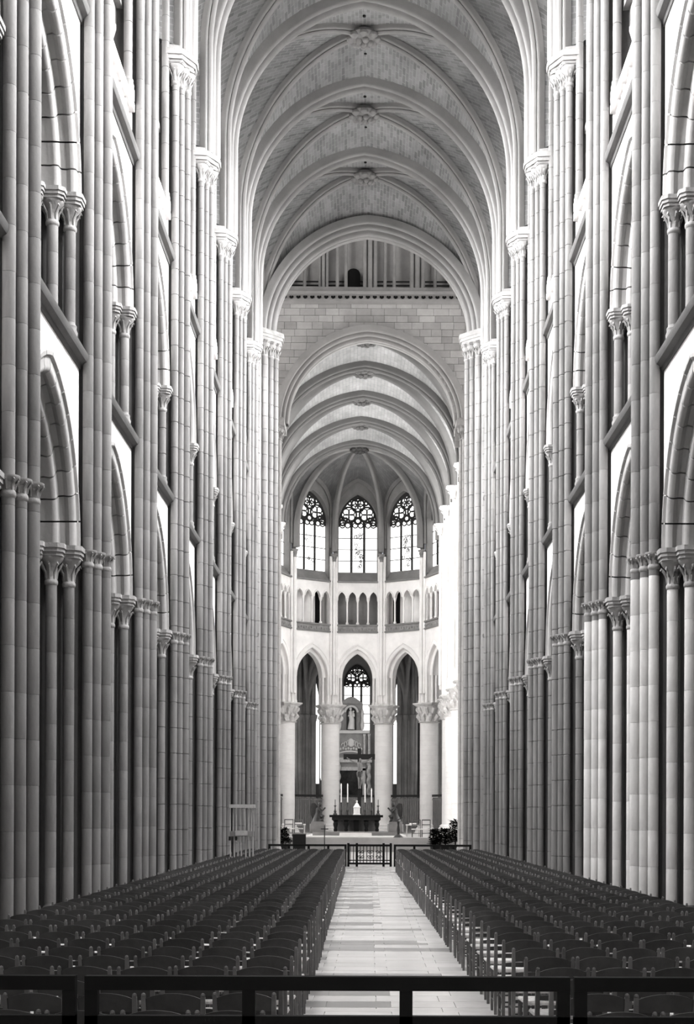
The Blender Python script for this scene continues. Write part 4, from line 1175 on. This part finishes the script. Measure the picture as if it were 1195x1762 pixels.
def shrub(px, D, w, h, zb, lab, n, seed, box=True):
    rr = random.Random(seed)
    t = thing('potted_shrub', lab, 'plant', (PXC(px, D), D, zb), 0, 'dark shrubs before the choir')
    part('pot', MB().lathe([(w * .3, 0), (w * .42, .38), (w * .45, .4), (w * .4, .42)], n=12), M_IRON, t)
    part('stem', MB().tube([(0, 0, .3), (.02, 0, h * .6)], .04, n=6), M_LEAF, t)
    b = MB()
    for i in range(n):
        a, q, z = rr.uniform(0, 2 * PI), rr.uniform(.1, 1) ** .6 * w * .5, rr.uniform(.35, 1) * h
        q *= (1.1 - .5 * z / h)
        x, y = q * math.cos(a), q * math.sin(a); s = rr.uniform(.09, .18); ta = rr.uniform(0, 2 * PI); ti = rr.uniform(-.6, .9)
        dx, dy = math.cos(ta), math.sin(ta)
        b.add([(x, y, z), (x + s*dx - s*.35*dy, y + s*dy + s*.35*dx, z + s*ti*.6), (x + 2*s*dx, y + 2*s*dy, z + s*ti), (x + s*dx + s*.35*dy, y + s*dy - s*.35*dx, z + s*ti*.5)], [(0, 1, 2, 3)])
    part('foliage', b, M_LEAF, t, kind='stuff', smooth=False)
shrub(750, 82.0, .75, 1.25, 0, 'dark leafy potted shrub, left one of the bank right of the choir entrance', 1000, 1)
shrub(767, 83.0, .85, 1.3, 0, 'dark leafy potted shrub, middle of the bank right of the choir entrance', 1000, 2)
shrub(784, 82.0, .8, 1.75, 0, 'tallest dark potted shrub, against the right pier of the choir entrance', 1000, 3)
shrub(487, 82.2, .95, 1.3, 0, 'dark leafy potted shrub against the left pier of the choir entrance', 1000, 4)
t = thing('lectern', 'thin dark lectern stand left of the altar steps', 'lectern', (PXC(559, 80), 80, 0))
part('base', MB().lathe([(.25, 0), (.22, .04), (.03, .08)], n=10), M_IRON, t); part('pole', MB().lathe([(.025, .05), (.025, 1.5)], n=6), M_IRON, t); part('desk', MB().box(-.2, .2, -.12, .12, 1.28, 1.33), M_IRON, t)
t = thing('lectern', 'dark ornate standing lectern right of the altar steps', 'lectern', (PXC(686, 84.5), 84.5, 0.8))
part('base', MB().lathe([(.3, 0), (.2, .1), (.06, .2)], n=10), M_BRONZE, t); part('pole', MB().lathe([(.06, .15), (.1, .4), (.05, .7), (.09, .9)], n=8), M_BRONZE, t); part('desk', MB().slab([(-.2, .88), (.25, 1.1), (.25, 1.15), (-.2, .93)], -.2, .2), M_BRONZE, t)

# ------------------------------------------------------------------ far barrier with the gate, across the end of the nave
DB = 58.6
def bar(nm, x0, x1, y0, y1, z0, z1, m, t): return part(nm, MB().box(x0, x1, y0, y1, z0, z1), m, t, smooth=False)
for x0, x1, lab in ((-3.95, -.90, 'low dark barrier of rails closing the nave left of the far gate'), (.93, 3.95, 'low dark barrier of rails closing the nave right of the far gate')):
    t = thing('barrier', lab, 'barrier', ((x0 + x1) / 2, DB, 0), 0, 'barriers at the far end of the nave'); h = (x1 - x0) / 2
    bar('top_rail', -h, h, -.05, .05, .80, .88, M_RAIL, t); bar('middle_rail', -h, h, -.03, .03, .58, .64, M_RAIL, t); bar('bottom_rail', -h, h, -.03, .03, .12, .2, M_RAIL, t)
    for i in range(5): bar('post', -h + i * h / 2 - (.09 if i == 4 else 0), -h + i * h / 2 + (.0 if i == 4 else .09), -.04, .04, 0, .8, M_RAIL, t)
t = thing('gate', 'black gate with scrolled ironwork panels at the end of the white aisle', 'gate', (.015, DB, 0))
for x in (-.85, -.52, .52, .80): bar('post', x - .045, x + .045, -.06, .06, 0, .93, M_RAIL, t)
bar('top_rail', -.88, .85, -.05, .05, .80, .88, M_RAIL, t); bar('bottom_rail', -.85, .83, -.04, .04, .10, .17, M_RAIL, t); bar('middle_rail', -.85, .83, -.04, .04, .24, .28, M_RAIL, t)
for i in range(13):
    x = -.78 + i * .13
    part('iron_bar', MB().lathe([(.016, .17), (.016, .8)], x, 0, n=6), M_IRON, t)
for x in (-.36, 0.0, .34):
    b = MB()
    for s in (-1, 1):
        for z in (.38, .58): b.tube([(x + s * (.02 + .055 * (1 - k / 14)) * 1 + s * .045 * math.cos(k * .55), -.02, z + .07 * math.sin(k * .55) * (1 - k / 20)) for k in range(13)], .014, n=5)
    part('scrollwork', b, M_IRON, t)

# ------------------------------------------------------------------ white newspaper-stand like frame at the left piers
D = 44.0
t = thing('display_stand', 'tall slender pale wooden stand with top rail and box beside the left piers', 'stand', (PXC(417, D), D, 0))
hw = 22 * D / F
z1, z2, z3, z4 = ZPX(1385, D), ZPX(1391, D), ZPX(1431, D), ZPX(1440, D)
bar('top_rail', -hw, hw, -.12, .12, z2, z1, M_PALE, t)
bar('shelf_box', -hw * .95, hw * .9, -.14, .14, z4, z3, M_GREYW, t)
bar('shelf_front', -hw * .5, hw * .45, -.16, -.14, z4 + .03, z3 + .02, M_PALE, t)
for x in (-.92, -.7, -.45, -.1, .25, .5, .72, .92): bar('slat', hw * x - .014, hw * x + .014, -.02, .02, z3, z2, M_PALE, t)
for x in (-.9, -.6, -.32, -.05, .3, .6, .86): bar('leg', hw * x - .018, hw * x + .018, -.02, .02, 0, z4, M_PALE, t)
for x in (-.95, -.45): bar('bracket', hw * x - .03, hw * x + .03, -.1, .1, z4 - .12, z4, M_IRON, t)
bar('foot_rail', -hw * .9, hw * .86, -.1, .1, 0, .06, M_PALE, t)

# ------------------------------------------------------------------ chairs
def chair_parts():
    P = {}
    def post(s):
        b = MB(); x = s * .185
        pts = [(x, -.17, 0), (x, -.17, .42), (x * 1.0, -.19, .6), (x * 1.02, -.232, .80)]
        rows = []
        for (px, py, pz), w in zip(pts, (.014, .018, .017, .014)):
            rows.append([(px - w, py - w, pz), (px + w, py - w, pz), (px + w, py + w, pz), (px - w, py + w, pz)])
        b.grid(rows, closed=True); b.add(rows[-1], [(0, 1, 2, 3)])
        b.ball((pts[-1][0], pts[-1][1], .808), (.016, .016, .016), 6, 4)
        return b
    P['post_l'], P['post_r'] = post(-1), post(1)
    def slatm(zlo, zhi, arch, yb):
        n = 8; fr, bk = [], []
        rows = []
        for i in range(n + 1):
            t = -1 + 2 * i / n; x = t * .182; bow = -.035 * (1 - t * t)
            za, zb_ = zlo + arch * .25 * (1 - t * t), zhi + arch * (1 - t * t) - .012 * abs(t) ** 3
            y0 = yb(za); y1 = yb(zb_)
            rows.append([(x, y0 + bow - .008, za), (x, y1 + bow - .008, zb_), (x, y1 + bow + .008, zb_), (x, y0 + bow + .008, za)])
        b = MB(); b.grid(rows, closed=True); b.add(rows[0], [(3, 2, 1, 0)]); b.add(rows[-1], [(0, 1, 2, 3)]); return b
    yb = lambda z: -.19 - (z - .6) * .19
    P['top_slat'] = slatm(.70, .795, .03, yb); P['lower_slat'] = slatm(.57, .615, .0, yb)
    b = MB(); 
    rows = []
    for z, k in ((.425, .92), (.445, 1.0), (.46, .97), (.466, .5)):
        rows.append([(-.19 * k, -.175 * k, z), (.19 * k, -.175 * k, z), (.205 * k, .18 * k, z), (-.205 * k, .18 * k, z)])
    b.grid(rows, closed=True); b.add(rows[-1], [(0, 1, 2, 3)]); b.add(rows[0], [(3, 2, 1, 0)]); P['seat'] = b
    for s, nm in ((-1, 'leg_l'), (1, 'leg_r')):
        P[nm] = MB().lathe([(.013, 0), (.019, .3), (.018, .43)], s * .185, .165, n=6)
    b = MB()
    for s in (-1, 1):
        for z in (.14, .28): b.tube([(s * .185, -.16, z), (s * .185, .16, z)], .009, n=5, cap=False)
    for y, z in ((.165, .2), (.165, .32), (-.165, .2)): b.tube([(-.18, y, z), (.18, y, z)], .009, n=5, cap=False)
    P['stretchers'] = b
    return P
CPt = chair_parts()
CM = dict(post_l=('back_post', M_POST), post_r=('back_post', M_POST), top_slat=('top_slat', M_WOOD), lower_slat=('lower_slat', M_WOOD), seat=('seat', M_RUSH), leg_l=('front_leg', M_POST), leg_r=('front_leg', M_POST), stretchers=('stretchers', M_WOOD))
cmesh = {k: v.mesh(CM[k][0], CM[k][1]) for k, v in CPt.items()}
spots_c = []
for i in range(53):
    D = 8.95 + .85 * i
    eL, eR = edges(D)
    for s, e in ((-1, eL), (1, eR)):
        for j in range(10):
            x = e + s * (.2 + j * .44)
            if abs(x) > 4.17 or (x < -3.0 and abs(D - 44) < .5): continue
            px = VX + x * F / D
            if px < -70 or px > W_PX + 70: continue
            spots_c.append((i, s, j, x + random.uniform(-.012, .012), D + random.uniform(-.04, .04) + .012 * j * s, random.gauss(0, .022)))
NCH = 0; far = []
for i, s, j, x, D, a in spots_c:
    if NCH < 300:
        NCH += 1
        row = '%s row from near barrier' % ORD[i + 1]
        lab = 'dark wooden rush-seated chair, %s block, %s, %s from aisle' % ('left' if s < 0 else 'right', row, ORD[j + 1])
        t = thing('church_chair', lab, 'chair', (x, D, 0), a, 'rows of rush-seated chairs in the nave')
        for k, me in cmesh.items(): link(CM[k][0], me, t)
    else: far.append((x, D, a))
fw, fp, fs = MB(), MB(), MB()
for x, D, a in far:
    M = Matrix.Translation((x, D, 0)) @ Matrix.Rotation(a, 4, 'Z')
    for k in ('top_slat', 'lower_slat'): fw.merge(CPt[k], M)
    for k in ('post_l', 'post_r', 'leg_l', 'leg_r'): fp.merge(CPt[k], M)
    fs.merge(CPt['seat'], M)
allm = MB().merge(fw).merge(fp).merge(fs)
me = allm.mesh('chair_rows', M_WOOD); me.materials.append(M_POST); me.materials.append(M_RUSH)
me.polygons.foreach_set('material_index', [0] * len(fw.f) + [1] * len(fp.f) + [2] * len(fs.f))
ft = link('chair_rows', me, kind='stuff', label='receding mass of small dark chairs filling the far end of the nave', category='chairs')

# ------------------------------------------------------------------ near barrier sections
DN = 8.0
def npx(p): return (p - VX) * DN / F
z1, z2, z3, z4 = ZPX(1680, DN), ZPX(1704, DN), ZPX(1748, DN), ZPX(1772, DN)
for p0, p1, lab in ((-703, 134, 'black wooden barrier section at the near left, cut by the picture edge'), (146.5, 983.5, 'black wooden barrier section across the near end of the aisle'),
                    (987, 1824, 'black wooden barrier section at the near right, cut by the picture edge')):
    xc = npx((p0 + p1) / 2); h = (p1 - p0) / 2 * DN / F
    t = thing('barrier', lab, 'barrier', (xc, DN, 0), 0, 'barrier sections at the near end of the nave')
    def rb_(nm, x0, x1, z0, z1_, w=.035):
        e = .006
        b = MB(); b.box(x0 + e, x1 - e, -w, w, z0, z1_); b.box(x0, x1, -w + e, w - e, z0 + e, z1_ - e) if False else None
        rows = [[(x0 + q, -w + k, z0 + c1) for q in (0,)] for k, c1 in ()]
        return part(nm, b, M_RAIL, t, smooth=False)
    rb_('top_rail', -h, h, z2, z1); rb_('lower_rail', -h, h, z4, z3, .03); rb_('foot_rail', -h, h, .05, .14, .03)
    pw = 26 * DN / F
    for i in range(4):
        c = -h + pw / 2 + i * (2 * h - pw) / 3
        rb_('post', c - pw / 2, c + pw / 2, 0, z2 - .001, .03)
